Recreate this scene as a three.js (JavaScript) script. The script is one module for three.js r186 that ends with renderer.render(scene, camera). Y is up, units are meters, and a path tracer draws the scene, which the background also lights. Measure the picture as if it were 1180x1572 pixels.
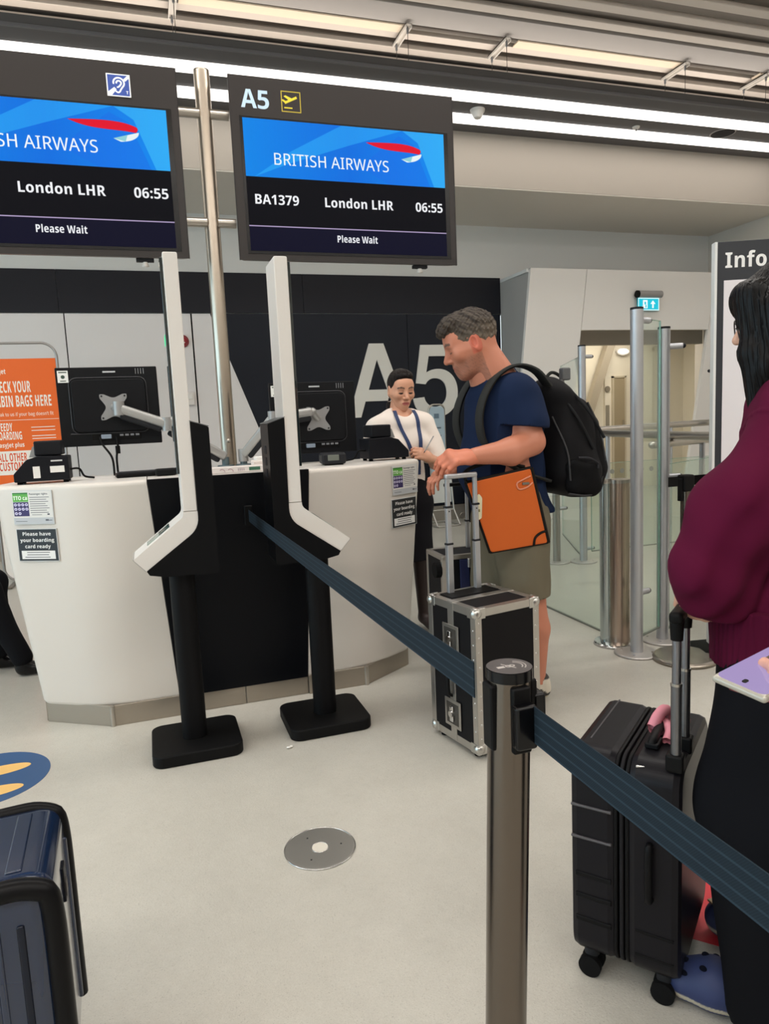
import * as THREE from 'three';
import { RoundedBoxGeometry } from 'three/addons/geometries/RoundedBoxGeometry.js';
import { mergeGeometries, mergeVertices } from 'three/addons/utils/BufferGeometryUtils.js';
import { RectAreaLightUniformsLib } from 'three/addons/lights/RectAreaLightUniformsLib.js';
import { FontLoader } from 'three/addons/loaders/FontLoader.js';
import { TextGeometry } from 'three/addons/geometries/TextGeometry.js';

// ---------- camera, sky, lights, exposure ----------
const scene = new THREE.Scene();
const camera = new THREE.PerspectiveCamera(71.6, 1180 / 1572, 0.05, 60);
camera.position.set(0, 1.38, 0);
camera.rotation.order = 'YXZ';
camera.rotation.set(-0.12874, -0.31454, -0.04555);
const renderer = new THREE.WebGLRenderer();
renderer.toneMapping = THREE.LinearToneMapping;
renderer.toneMappingExposure = 1.0;
renderer.shadowMap.enabled = true;
scene.background = new THREE.Color(3.2, 4.0, 5.0);
RectAreaLightUniformsLib.init();
const STRIP = 3.2, PANEL = 10.5, UP = 10, RAFT_UP = 2.2, WARM = 4;      // radiance of the raft light lines, hall light lines, added uplights, corridor lamp
function areaLight(color, power, w, d, x, y, z, up = 0) {        // faces straight down, or up
  const l = new THREE.RectAreaLight(color, power, w, d);
  l.position.set(x, y, z); l.lookAt(x, y + (up ? 1 : -1), z); scene.add(l); return l;
}
const LAMP_WHITE = new THREE.Color(1.0, 0.955, 0.9);
areaLight(LAMP_WHITE, STRIP, 16.4, 0.16, -0.4, 4.385, -6.57);
areaLight(LAMP_WHITE, STRIP, 16.4, 0.19, -0.4, 4.385, -7.04);
areaLight(new THREE.Color(1.0, 0.93, 0.85), RAFT_UP, 16.4, 0.5, -0.4, 4.53, -6.82, 1);   // unseen light added on the raft top to brighten the slats
const HALL_Z = [-3.1, 0.6, 3.6];                          // unseen pendant lines; their upward light is added to brighten the ceiling
for (const z of HALL_Z) { areaLight(LAMP_WHITE, PANEL, 15, 0.4, -0.4, 4.445, z); areaLight(LAMP_WHITE, UP, 15, 0.4, -0.4, 4.555, z, 1); }

// ---------- helpers ----------
const V3 = (x, y, z) => new THREE.Vector3(x, y, z);
let seed = 7;
const rnd = () => { seed = (seed * 1664525 + 1013904223) >>> 0; return seed / 4294967296; };
const mat = (c, r = 0.6, m = 0, o = {}) => {
  const q = new THREE.MeshPhysicalMaterial({ color: c, roughness: r, metalness: m, ...o });
  if (!m && o.specularIntensity === undefined && !o.clearcoat && Math.max(q.color.r, q.color.g, q.color.b) < 0.025 && !o.emissive) q.specularIntensity = r > 0.3 ? 0.3 : 0.6;   // matt dark plastics and cloth
  if (!m && r >= 0.8 && o.specularIntensity === undefined && !o.roughnessMap) q.specularIntensity = 0.25;   // cloth and paper
  return q;
};
const taken = {};
function numbered(n) { const k = taken[n] = (taken[n] ?? -1) + 1; return k ? n + '_' + String(k).padStart(3, '0') : n; }
function clean(g) { g = g.index ? g.toNonIndexed() : g; for (const k of Object.keys(g.attributes)) if (!['position', 'normal', 'uv', 'color'].includes(k)) g.deleteAttribute(k); return g; }
function join(gs) {
  if (!Array.isArray(gs)) return gs;
  if (gs.length === 1) return gs[0];
  gs = gs.map(clean);
  const hasUv = gs.every(g => g.attributes.uv), hasC = gs.every(g => g.attributes.color);
  for (const g of gs) { if (!hasUv) g.deleteAttribute('uv'); if (!hasC) g.deleteAttribute('color'); }
  return mergeGeometries(gs);
}
function mesh(name, gs, m, parent, label) {
  const o = new THREE.Mesh(join(gs), m);
  o.name = parent ? name : numbered(name);
  (parent || scene).add(o);
  if (label) o.userData.label = label;
  return o;
}
function tag(o, label, category, group) { o.userData.label = label; o.userData.category = category; if (group) o.userData.group = group; return o; }
function thing(name, label, category, pos = [0, 0, 0], turn = 0, group) {
  const o = new THREE.Group(); o.name = numbered(name); scene.add(o);
  o.position.set(...pos); o.rotation.y = turn; return tag(o, label, category, group);
}
function struct(name, gs, m, parent) { const o = mesh(name, gs, m, parent); if (!parent) o.userData.kind = 'structure'; return o; }
const bx = (w, h, d, x = 0, y = 0, z = 0, r = 0.004) => (r ? new RoundedBoxGeometry(w, h, d, 2, Math.min(r, w / 2.01, h / 2.01, d / 2.01)) : new THREE.BoxGeometry(w, h, d)).translate(x, y, z);
const span = (x0, x1, y0, y1, z0, z1, r = 0) => bx(x1 - x0, y1 - y0, z1 - z0, (x0 + x1) / 2, (y0 + y1) / 2, (z0 + z1) / 2, r);
const cyl = (r1, r2, h, x = 0, y = 0, z = 0, s = 32) => new THREE.CylinderGeometry(r1, r2, h, s).translate(x, y, z);
const sph = (r, x = 0, y = 0, z = 0, sx = 1, sy = 1, sz = 1) => new THREE.SphereGeometry(r, 24, 16).scale(sx, sy, sz).translate(x, y, z);
function rod(a, b, r, r2 = r, s = 16) {
  const A = V3(...a), B = V3(...b), d = B.clone().sub(A), g = new THREE.CylinderGeometry(r2, r, d.length(), s);
  g.applyQuaternion(new THREE.Quaternion().setFromUnitVectors(V3(0, 1, 0), d.clone().normalize()));
  return g.translate((A.x + B.x) / 2, (A.y + B.y) / 2, (A.z + B.z) / 2);
}
const tube = (pts, r, n = 40, s = 10, tension = 0.5) => new THREE.TubeGeometry(new THREE.CatmullRomCurve3(pts.map(p => V3(...p)), false, 'catmullrom', tension), n, r, s, false);
const lathe = (pts, s = 48) => new THREE.LatheGeometry(pts.map(p => new THREE.Vector2(...p)), s);
function shapeOf(pts) { const s = new THREE.Shape(); pts.forEach((p, i) => i ? s.lineTo(...p) : s.moveTo(...p)); s.closePath(); return s; }
function roundRect(w, h, r, cx = 0, cy = 0) {
  const s = new THREE.Shape(), x = cx - w / 2, y = cy - h / 2;
  s.moveTo(x + r, y); s.lineTo(x + w - r, y); s.absarc(x + w - r, y + r, r, -Math.PI / 2, 0); s.lineTo(x + w, y + h - r); s.absarc(x + w - r, y + h - r, r, 0, Math.PI / 2);
  s.lineTo(x + r, y + h); s.absarc(x + r, y + h - r, r, Math.PI / 2, Math.PI); s.lineTo(x, y + r); s.absarc(x + r, y + r, r, Math.PI, Math.PI * 1.5); return s;
}
const ext = (shape, depth, bevel = 0, seg = 8) => new THREE.ExtrudeGeometry(shape, { depth: depth - 2 * bevel, bevelEnabled: bevel > 0, bevelThickness: bevel, bevelSize: bevel, bevelOffset: -bevel, bevelSegments: 2, curveSegments: seg }).translate(0, 0, bevel);
function rounded(pts, rad, n = 6) {           // polygon with rounded corners; rad: number or list
  const out = [], N = pts.length;
  pts.forEach((p, i) => {
    const r = Array.isArray(rad) ? rad[i] : rad, a = new THREE.Vector2(...pts[(i + N - 1) % N]), b = new THREE.Vector2(...p), c = new THREE.Vector2(...pts[(i + 1) % N]);
    if (!r) { out.push(p); return; }
    const u = a.clone().sub(b).normalize(), v = c.clone().sub(b).normalize();
    const P = b.clone().addScaledVector(u, r), Q = b.clone().addScaledVector(v, r);
    for (let k = 0; k <= n; k++) { const t = k / n; out.push([(1 - t) ** 2 * P.x + 2 * t * (1 - t) * b.x + t * t * Q.x, (1 - t) ** 2 * P.y + 2 * t * (1 - t) * b.y + t * t * Q.y]); }
  });
  return shapeOf(out);
}
function canvas(w, h, draw) {
  const c = document.createElement('canvas'); c.width = w; c.height = h; const g = c.getContext('2d'); draw(g, w, h);
  const t = new THREE.CanvasTexture(c); t.colorSpace = THREE.SRGBColorSpace; t.anisotropy = 8; return t;
}
function noise2(n, octaves, sd) {           // tileable value noise, n x n, 0..1
  seed = sd; const out = new Float32Array(n * n); let amp = 1, tot = 0;
  for (const f of octaves) {
    const g = new Float32Array(f * f).map(() => rnd());
    for (let y = 0; y < n; y++) for (let x = 0; x < n; x++) {
      const u = x / n * f, v = y / n * f, i = Math.floor(u), j = Math.floor(v), a = u - i, b = v - j, s = a * a * (3 - 2 * a), t = b * b * (3 - 2 * b);
      const q = (p, r) => g[(r % f) * f + p % f];
      out[y * n + x] += amp * ((q(i, j) * (1 - s) + q(i + 1, j) * s) * (1 - t) + (q(i, j + 1) * (1 - s) + q(i + 1, j + 1) * s) * t);
    }
    tot += amp; amp *= 0.8;
  }
  return out.map(v => v / tot);
}
function dataTex(n, fn, srgb = true, rep) {
  const d = new Uint8Array(n * n * 4);
  for (let i = 0; i < n * n; i++) { const c = fn(i, i % n, Math.floor(i / n)); d[4 * i] = c[0]; d[4 * i + 1] = c[1]; d[4 * i + 2] = c[2]; d[4 * i + 3] = 255; }
  const t = new THREE.DataTexture(d, n, n); t.magFilter = THREE.LinearFilter; t.minFilter = THREE.LinearMipmapLinearFilter; t.generateMipmaps = true;
  t.wrapS = t.wrapT = THREE.RepeatWrapping; if (srgb) t.colorSpace = THREE.SRGBColorSpace; if (rep) t.repeat.set(...rep); t.needsUpdate = true; return t;
}
const plane = (w, h, x = 0, y = 0, z = 0) => new THREE.PlaneGeometry(w, h).translate(x, y, z);
function quad(a, b, c, d) {                // corners counter-clockwise, uv 0..1
  const g = new THREE.BufferGeometry(); g.setAttribute('position', new THREE.Float32BufferAttribute([...a, ...b, ...c, ...a, ...c, ...d], 3));
  g.setAttribute('uv', new THREE.Float32BufferAttribute([0, 0, 1, 0, 1, 1, 0, 0, 1, 1, 0, 1], 2)); g.computeVertexNormals(); return g;
}
function hull8(bot, top) {                 // prism between two 4+ point loops (lists of [x,y,z], counter-clockwise from above)
  const n = bot.length, p = []; const tri = (a, b, c) => p.push(...a, ...b, ...c);
  for (let i = 0; i < n; i++) { const j = (i + 1) % n; tri(bot[i], bot[j], top[j]); tri(bot[i], top[j], top[i]); }
  for (let i = 1; i < n - 1; i++) { tri(top[0], top[i], top[i + 1]); tri(bot[0], bot[i + 1], bot[i]); }
  const g = new THREE.BufferGeometry(); g.setAttribute('position', new THREE.Float32BufferAttribute(p, 3)); g.computeVertexNormals(); return g;
}
function boxUV(g, s = 1) {                 // uv in metres by dominant axis
  g = g.index ? g.toNonIndexed() : g; const P = g.attributes.position, N = g.attributes.normal, uv = [];
  for (let i = 0; i < P.count; i++) {
    const x = P.getX(i), y = P.getY(i), z = P.getZ(i), ax = Math.abs(N.getX(i)), ay = Math.abs(N.getY(i)), az = Math.abs(N.getZ(i));
    if (ay >= ax && ay >= az) uv.push(x * s, z * s); else if (ax >= az) uv.push(z * s, y * s); else uv.push(x * s, y * s);
  }
  g.setAttribute('uv', new THREE.Float32BufferAttribute(uv, 2)); return g;
}

// ---------- shared materials ----------
const steel = mat(0xb9b4ac, 0.28, 1), steelDark = mat(0x8b857c, 0.32, 1), alu = mat(0xb4b6ba, 0.42, 0.85), chrome = mat(0xd8d8d8, 0.12, 1);
const black = mat(0x0b0b0c, 0.5), blackSoft = mat(0x0c0c0e, 0.75), blackGloss = mat(0x08080a, 0.22), darkGrey = mat(0x26272a, 0.55), midGrey = mat(0x6f7072, 0.5), rubber = mat(0x111112, 0.85);
const white = mat(0xdedad5, 0.45), whiteGloss = mat(0xe2dfda, 0.28), paper = mat(0xe8e6e1, 0.7), silverPaint = mat(0x9a9b9c, 0.4, 0.5);
const glassPane = mat(0xeef6f2, 0.03, 0, { transmission: 1, thickness: 0, ior: 1.45 });
// ---------- the setting ----------
const NB = noise2(512, [8, 32, 128], 11), NF = noise2(512, [256, 512], 12), NS = noise2(512, [4, 16, 64], 13);
const floorMap = dataTex(512, i => { const s = NF[i] > 0.80 ? -30 : NF[i] < 0.2 ? 16 : 0, v = 185 + (NB[i] - 0.5) * 11 + s * 0.8 + (NF[i] - 0.5) * 16; return [v, v - 3, v - 12]; });
const floorRough = dataTex(512, i => { const v = 88 + (NB[i] - 0.5) * 24 + (NF[i] - 0.5) * 40; return [v, v, v]; }, false);
const floorBump = dataTex(512, i => { const v = 128 + (NF[i] - 0.5) * 170; return [v, v, v]; }, false);
const floorMat = mat(0xffffff, 1, 0, { map: floorMap, roughnessMap: floorRough, bumpMap: floorBump, bumpScale: 0.0009 });
struct('floor', boxUV(span(-9, 9.4, -0.2, 0, -10.9, 7), 1.25), floorMat);

const wallWhite = mat(0xdad7d6, 0.55), wallCream = mat(0xcfc8bf, 0.8), wallGrey = mat(0xd6d6d4, 0.7), navy = mat(0x1a1e27, 0.5, 0, { specularIntensity: 0.4 }), navyBand = mat(0x1d1e25, 0.5, 0, { specularIntensity: 0.4 });
const ZW = -8.8, WX = 4.63;
{ // back wall: core, then panels as parts
  const w = struct('wall_back', [span(-9, WX, 0, 3.857, ZW - 0.25, ZW - 0.02), span(WX, 8.3, 3.165, 3.857, ZW - 0.25, ZW)], wallGrey);
  struct('panel_core', span(-9, WX, 0.2, 2.72, ZW - 0.02, ZW - 0.012), black, w);
  struct('upper_wall', span(-9, WX, 3.19, 3.857, ZW - 0.02, ZW), wallGrey, w);
  const bandX = [-9, -6.2, -3.5, -0.82, 1.94, WX];
  for (let i = 0; i < 5; i++) struct('band_panel', span(bandX[i] + 0.002, bandX[i + 1] - 0.002, 2.725, 3.188, ZW - 0.02, ZW + 0.01, 0.002), navyBand, w);
  const wx = [-6.3, -4.9, -3.5, -2.14, -0.776, 0.592];
  for (let i = 0; i < 5; i++) struct('white_panel', span(wx[i] + 0.006, wx[i + 1] - 0.006, 0.21, 2.715, ZW - 0.02, ZW, 0.003), wallWhite, w);
  // white panel with the slanting edge, dark panels beside it
  const sl = y => 0.812 + (2.72 - y) * 0.3553;
  struct('white_panel', ext(shapeOf([[0.604, 0.21], [sl(0.21) - 0.002, 0.21], [sl(2.715) - 0.002, 2.715], [0.604, 2.715]]), 0.02).translate(0, 0, ZW - 0.02), wallWhite, w);
  struct('dark_panel', ext(shapeOf([[sl(0.21) + 0.002, 0.21], [3.28, 0.21], [3.28, 2.715], [sl(2.715) + 0.002, 2.715]]), 0.018).translate(0, 0, ZW - 0.02), navy, w);
  struct('dark_panel', span(3.288, WX - 0.004, 0.21, 2.715, ZW - 0.02, ZW - 0.002, 0.002), navy, w);
  struct('dark_panel', span(-9, -6.306, 0.21, 2.715, ZW - 0.02, ZW, 0.003), navy, w);
}
struct('baseboard_back', span(-9, WX, 0, 0.2, ZW - 0.02, ZW + 0.012, 0.002), mat(0x9c948a, 0.45, 0.4));
// lower soffit behind the raft, bulkhead face, right wall, rest of the hall
struct('trim_1', span(-9, 8.3, 3.857, 5.0, ZW - 0.25, -7.361), mat(0xb1a89e, 0.8));
struct('trim_3', span(-9, 8.07, 3.845, 3.857, ZW - 0.02, -7.365), mat(0xd3cdc4, 0.8));
struct('wall_right', span(8.07, 8.3, 0, 5.3, ZW - 0.25, 7), wallCream);
struct('wall_front', span(-9.2, 8.3, 0, 5.3, 6.8, 7), mat(0xcfcac2, 0.7));
{ // left wall with a tall window band; daylight comes in here
  const w = struct('wall_left', [span(-9.2, -9, 0, 0.5, -9.05, 7), span(-9.2, -9, 3.9, 5.3, -9.05, 7), span(-9.2, -9, 0.5, 3.9, -9.05, -7.2), span(-9.2, -9, 0.5, 3.9, 4.6, 7)], wallCream);
  const win = struct('window_1', [span(-9.16, -9.04, 0.5, 0.56, -7.2, 4.6), span(-9.16, -9.04, 3.84, 3.9, -7.2, 4.6)], alu);
  for (let k = 0; k <= 6; k++) struct('mullion', span(-9.15, -9.05, 0.56, 3.84, -7.2 + k * 1.955, -7.13 + k * 1.955), alu, win);
  for (let k = 0; k < 6; k++) struct('pane', span(-9.105, -9.095, 0.56, 3.84, -7.13 + k * 1.955, -5.245 + k * 1.955), glassPane, win);
}
{ // slatted metal ceiling
  const c = struct('ceiling', span(-9.2, 8.3, 5.12, 5.3, -9.05, 7), mat(0x8d867f, 0.8));
  const slatM = mat(0xc2b8ae, 0.5), slatShape = shapeOf(rounded([[-0.055, 0], [0.055, 0], [0.04, 0.05], [-0.04, 0.05]], 0.008, 3).getPoints());
  const slatG = new THREE.ExtrudeGeometry(slatShape, { depth: 17.3, bevelEnabled: false }).rotateY(Math.PI / 2).translate(-9.1, 5.0, 0);
  for (let z = -7.085; z > -7.37; z -= 0.265) { const s = struct('slat', slatG, slatM, c); s.position.z = z; }
  { const s = struct('slat', slatG, slatM, c); s.position.z = -6.82; }
  for (let k = 0; k < 46; k++) { const z = -6.22 + k * 0.265; const s = struct('slat', slatG, slatM, c); s.position.z = z; }
  struct('filler_panel', span(-9, 8.07, 5.0, 5.04, -6.615, -6.33, 0.004), mat(0x9d9894, 0.6), c);
  const trough = mat(0xd9c9b2, 0.55);
  for (const [a, b] of [[-9, -3.2], [-3.1, -0.6], [0.55, 2.6], [3.75, 5.8], [6.75, 8.05]]) struct('trough_panel', span(a, b, 4.985, 5.0, -6.745, -6.622, 0.003), trough, c);
  // slender carriers with wires down to the raft
  const carrier = mat(0xc8c2ba, 0.5), wireM = mat(0x4b4744, 0.5, 0.6);
  for (const x of [0.5, 2.58, 3.6, 5.71, 6.8]) {
    const t = thing('ceiling_bracket', 'short white channel across the ceiling slats with two thin wires', 'bracket', [x, 0, -6.74], 0, 'wire brackets above the light raft');
    mesh('channel', [span(-0.03, 0.03, 4.965, 4.975, -0.19, 0.19), span(-0.03, -0.022, 4.94, 4.975, -0.19, 0.19), span(0.022, 0.03, 4.94, 4.975, -0.19, 0.19)], carrier, t);
    for (const z of [-0.16, 0.15]) { mesh('wire', rod([0, 4.5, z], [0, 4.97, z], 0.003, 0.003, 6), wireM, t); mesh('grip', cyl(0.011, 0.011, 0.05, 0, 4.93, z, 10), midGrey, t); }
  }
}
{ // dark raft with two light lines
  const raftM = mat(0x565455, 0.6), raft = struct('trim_2', [span(-9, 8.07, 4.41, 4.5, -6.47, -6.24, 0.006), span(-9, 8.07, 4.41, 4.5, -6.94, -6.67), span(-9, 8.07, 4.41, 4.5, -7.361, -7.15), span(-9, 8.07, 4.46, 4.5, -7.36, -6.25)], raftM);
  struct('added_uplight', span(-8.6, 7.8, 4.5, 4.52, -7.07, -6.57, 0.003), mat(0xffffff, 0.5, 0, { emissive: new THREE.Color(1.0, 0.93, 0.85), emissiveIntensity: 1 }), raft);  // unseen glowing strip, added to light the slats above the raft
  struct('front_lip', span(-9, 8.07, 4.405, 4.43, -6.25, -6.225, 0.004), mat(0x67666a, 0.5), raft);
  const glow = mat(0xffffff, 0.5, 0, { emissive: LAMP_WHITE, emissiveIntensity: 1.6 });
  for (const [z0, z1] of [[-6.65, -6.49], [-7.135, -6.945]]) {
    const l = tag(mesh('light_line', span(-8.6, 7.8, 4.39, 4.42, z0, z1, 0.003), glow), z0 > -6.9 ? 'long glowing white light line along the front of the dark raft' : 'long glowing white light line nearest the cream bulkhead', 'light');
  }
}
for (const z of HALL_Z) {
  const t = thing('hall_light', 'long unseen pendant light line over the hall with added upward glow', 'light', [-0.4, 4.5, z], 0, 'pendant light lines over the hall'), gl = mat(0xffffff, 0.5, 0, { emissive: LAMP_WHITE, emissiveIntensity: 1.6 });
  mesh('housing', bx(15.1, 0.05, 0.44, 0, 0, 0, 0.01), mat(0xcfcac2, 0.5), t); mesh('lower_diffuser', bx(15, 0.02, 0.4, 0, -0.035, 0, 0.004), gl, t); mesh('added_upper_diffuser', bx(15, 0.02, 0.4, 0, 0.035, 0, 0.004), gl, t);  // the glowing top face is added to lift the ceiling brightness
  for (const x of [-6, -2, 2, 6]) mesh('wire', rod([x, 0.04, 0], [x, 0.5, 0], 0.003, 0.003, 6), midGrey, t);
}
{ // fittings on the raft
  const d = thing('smoke_detector', 'small white domed smoke detector between the two light lines', 'detector', [3.39, 4.41, -6.83]);
  mesh('base', cyl(0.075, 0.07, 0.025, 0, -0.012, 0), white, d); mesh('dome', lathe([[0, -0.085], [0.03, -0.083], [0.042, -0.07], [0.062, -0.03], [0.066, -0.024]]), white, d);
  const s = thing('sprinkler_head', 'tiny pale sprinkler rose on the dark raft', 'sprinkler', [5.3, 4.41, -6.86]);
  mesh('rose', lathe([[0, -0.02], [0.035, -0.016], [0.04, 0]]), white, s); mesh('stem', cyl(0.008, 0.008, 0.03, 0, -0.03, 0, 10), chrome, s);
  const k = thing('ceiling_speaker', 'round flush speaker with a pale rim in the dark raft', 'speaker', [6.42, 4.41, -6.805]);
  mesh('rim', new THREE.TorusGeometry(0.13, 0.007, 8, 48).rotateX(Math.PI / 2), mat(0xa9a3a0, 0.5), k); mesh('grille', cyl(0.126, 0.126, 0.006, 0, -0.002, 0), mat(0x3a383a, 0.8), k);
}
{ // big wall letters A 5
  const lm = mat(0xd8d6cf, 0.5), A = new THREE.Shape(), H = 0.925;
  // letter A, lower left at 0,0
  const a = shapeOf([[0, 0], [0.165, 0], [0.232, 0.2], [0.585, 0.2], [0.652, 0], [0.82, 0], [0.505, H], [0.312, H]]);
  a.holes.push(new THREE.Path([[0.282, 0.345], [0.408, 0.725], [0.536, 0.345]].map(p => new THREE.Vector2(...p))));
  tag(mesh('wall_letter', ext(a, 0.02).translate(2.44, 1.425, ZW - 0.004), lm), 'big off white capital A on the dark wall', 'letter');
  const f = new THREE.Shape();
  f.moveTo(0.555, 0.925); f.lineTo(0.125, 0.925); f.lineTo(0.045, 0.435); f.lineTo(0.18, 0.42);
  f.bezierCurveTo(0.21, 0.475, 0.26, 0.495, 0.31, 0.495); f.bezierCurveTo(0.42, 0.495, 0.475, 0.42, 0.475, 0.31);
  f.bezierCurveTo(0.475, 0.19, 0.405, 0.125, 0.31, 0.125); f.bezierCurveTo(0.225, 0.125, 0.17, 0.175, 0.155, 0.255); f.lineTo(0, 0.24);
  f.bezierCurveTo(0.015, 0.075, 0.13, -0.015, 0.305, -0.015); f.bezierCurveTo(0.51, -0.015, 0.635, 0.12, 0.635, 0.315);
  f.bezierCurveTo(0.635, 0.5, 0.52, 0.615, 0.36, 0.615); f.bezierCurveTo(0.3, 0.615, 0.245, 0.6, 0.195, 0.57); f.lineTo(0.235, 0.78); f.lineTo(0.555, 0.78);
  tag(mesh('wall_letter', ext(f, 0.02, 0, 20).translate(3.325, 1.4, ZW - 0.004), lm), 'big off white numeral 5 on the dark wall', 'letter');
}
{ // alarm sounder and wall switch on the white panels
  const t = thing('alarm_sounder', 'round red fire alarm sounder on the white wall panel', 'alarm', [0.475, 2.4, ZW]);
  mesh('base', cyl(0.07, 0.075, 0.03, 0, 0, 0).rotateX(Math.PI / 2).translate(0, 0, 0.015), mat(0x7c1420, 0.4), t); mesh('dome', new THREE.SphereGeometry(0.055, 24, 12, 0, 6.3, 0, 1.57).rotateX(Math.PI / 2).scale(1, 1, 0.7).translate(0, 0, 0.03), mat(0x951a28, 0.3), t);
  mesh('strobe', bx(0.05, 0.014, 0.01, 0, -0.022, 0.066), mat(0xc9b9b9, 0.3), t);
  const s = thing('wall_switch', 'small white switch box on the wall panel under the alarm', 'switch', [0.515, 1.735, ZW]);
  mesh('box', bx(0.085, 0.15, 0.04, 0, 0, 0.02, 0.006), white, s); mesh('rocker', bx(0.05, 0.06, 0.012, 0, 0.02, 0.043), whiteGloss, s);
}
{ // portal with slanting joints in front of the exit corridor
  const pw = mat(0xdddad6, 0.5), Z = -8.045, lx = y => 4.664 - 0.1165 * (3.165 - y), jx = y => 5.474 - 0.128 * (3.165 - y), rx = y => 7.525 - 0.173 * (3.165 - y);
  const p = struct('wall_portal', [span(WX, 8.07, 3.125, 3.165, ZW, Z - 0.05), span(8.0, 8.07, 0, 3.13, ZW, Z - 0.05)], wallGrey);
  const pan = pts => ext(shapeOf(pts), 0.05).translate(0, 0, Z - 0.05);
  struct('panel', pan([[lx(0), 0], [jx(0), 0], [jx(3.165) - 0.004, 3.165], [lx(3.165), 3.165]]), pw, p);
  struct('panel', pan([[jx(2.41) + 0.004, 2.41], [rx(2.41) - 0.004, 2.41], [rx(3.165) - 0.004, 3.165], [jx(3.165) + 0.004, 3.165]]), pw, p);
  struct('panel', pan([[rx(0) + 0.004, 0], [8.07, 0], [8.07, 3.165], [rx(3.165) + 0.004, 3.165]]), pw, p);
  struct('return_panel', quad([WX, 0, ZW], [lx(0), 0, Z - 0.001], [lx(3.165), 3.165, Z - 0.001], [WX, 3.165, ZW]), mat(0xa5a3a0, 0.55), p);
  // corridor behind
  const cw = mat(0xe2dac8, 0.7);
  const c = struct('wall_corridor', [span(4.8, 5.0, 0, 2.8, -10.8, -8.1), span(9.2, 9.4, 0, 3.1, -10.8, -8.1), span(8.3, 9.4, 0, 3.1, -8.2, -8.05), span(4.8, 9.4, 0, 3.1, -10.85, -10.6), span(4.8, 9.4, 2.75, 3.1, -10.8, -8.82)], cw);
  struct('lintel', span(5.0, 8.0, 2.3, 2.75, -8.92, -8.82), mat(0xa79f94, 0.6), c);
  struct('wall_niche', span(7.52, 8.5, 0, 2.75, -10.6, -10.56), mat(0xebe3d2, 0.7), c);
  const dr = struct('door_1', span(7.68, 7.9, 0, 1.92, -10.56, -10.53, 0.004), mat(0xa4957a, 0.5)); struct('door_frame', [span(7.65, 7.68, 0, 1.95, -10.56, -10.52), span(7.9, 7.93, 0, 1.95, -10.56, -10.52), span(7.65, 7.93, 1.92, 1.95, -10.56, -10.52)], mat(0xc9bda6, 0.5), dr);
  struct('door_handle', rod([7.86, 1.0, -10.51], [7.86, 1.2, -10.51], 0.008), steel, dr);
  const b = thing('diagonal_brace', 'pale diagonal beam in the corridor behind the glass gate', 'beam', [7.3, 0, -10.5]);
  mesh('beam', hull8([[-0.75, 0, 0.06], [-0.6, 0, 0.06], [-0.6, 0, -0.06], [-0.75, 0, -0.06]], [[0.3, 2.74, 0.06], [0.45, 2.74, 0.06], [0.45, 2.74, -0.06], [0.3, 2.74, -0.06]]), mat(0xaba08e, 0.6), b);
  const d2 = thing('corridor_lamp', 'round lamp on the corridor wall above the narrow door', 'lamp', [7.86, 2.36, -10.56]);
  mesh('body', cyl(0.13, 0.13, 0.05, 0, 0, 0).rotateX(Math.PI / 2).scale(1, 0.5, 1).translate(0, 0, 0.025), white, d2); mesh('diffuser', sph(0.11, 0, 0, 0.05, 1, 0.45, 0.4), mat(0xffffff, 0.5, 0, { emissive: new THREE.Color(1, 0.9, 0.72), emissiveIntensity: 1 }), d2);
  areaLight(new THREE.Color(1, 0.93, 0.8), WARM, 1.8, 1.0, 7.0, 2.7, -9.75);
  const cp = thing('corridor_light_panel', 'flat light panel in the corridor ceiling', 'light', [7.0, 2.75, -9.75]); mesh('frame', bx(1.9, 0.03, 1.1, 0, -0.015, 0, 0.004), white, cp); mesh('diffuser', bx(1.8, 0.01, 1.0, 0, -0.034, 0, 0.002), mat(0xffffff, 0.5, 0, { emissive: new THREE.Color(1, 0.93, 0.8), emissiveIntensity: 1 }), cp);
  const k = thing('door_keypad', 'grey keypad plate and round button beside the narrow corridor door', 'keypad', [7.565, 0, -10.555]);
  mesh('plate', bx(0.07, 0.6, 0.02, 0, 1.16, 0.006, 0.008), mat(0x8e8778, 0.5), k); mesh('button', cyl(0.05, 0.05, 0.02, 0, 0, 0).rotateX(Math.PI / 2).translate(0, 1.735, 0.006), mat(0x857c6e, 0.5), k);
  // exit sign
  const e = thing('exit_sign', 'lit turquoise running man exit sign under a grey lamp tube', 'sign', [6.37, 2.73, -8.0]);
  const tex = canvas(256, 128, (g, w, h) => {
    g.fillStyle = '#10c4dc'; g.fillRect(0, 0, w, h); g.strokeStyle = '#d8ffff'; g.lineWidth = 10; g.strokeRect(5, 5, w - 10, h - 10);
    g.fillStyle = '#f4ffff'; g.fillRect(58, 22, 56, 84); g.fillStyle = '#10c4dc'; g.fillRect(76, 40, 20, 28); g.fillRect(88, 70, 14, 30); g.fillStyle = '#f4ffff'; g.fillRect(46, 84, 30, 14);
    g.beginPath(); g.moveTo(180, 24); g.lineTo(212, 62); g.lineTo(190, 62); g.lineTo(190, 104); g.lineTo(170, 104); g.lineTo(170, 62); g.lineTo(148, 62); g.fill();
  });
  mesh('plate', bx(0.335, 0.165, 0.02, 0, 0, 0, 0.003), mat(0x17b5cc, 0.4), e);
  mesh('face', plane(0.33, 0.16, 0, 0, 0.0115), mat(0x000000, 0.5, 0, { emissive: 0xffffff, emissiveMap: tex, emissiveIntensity: 1 }), e);
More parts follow.
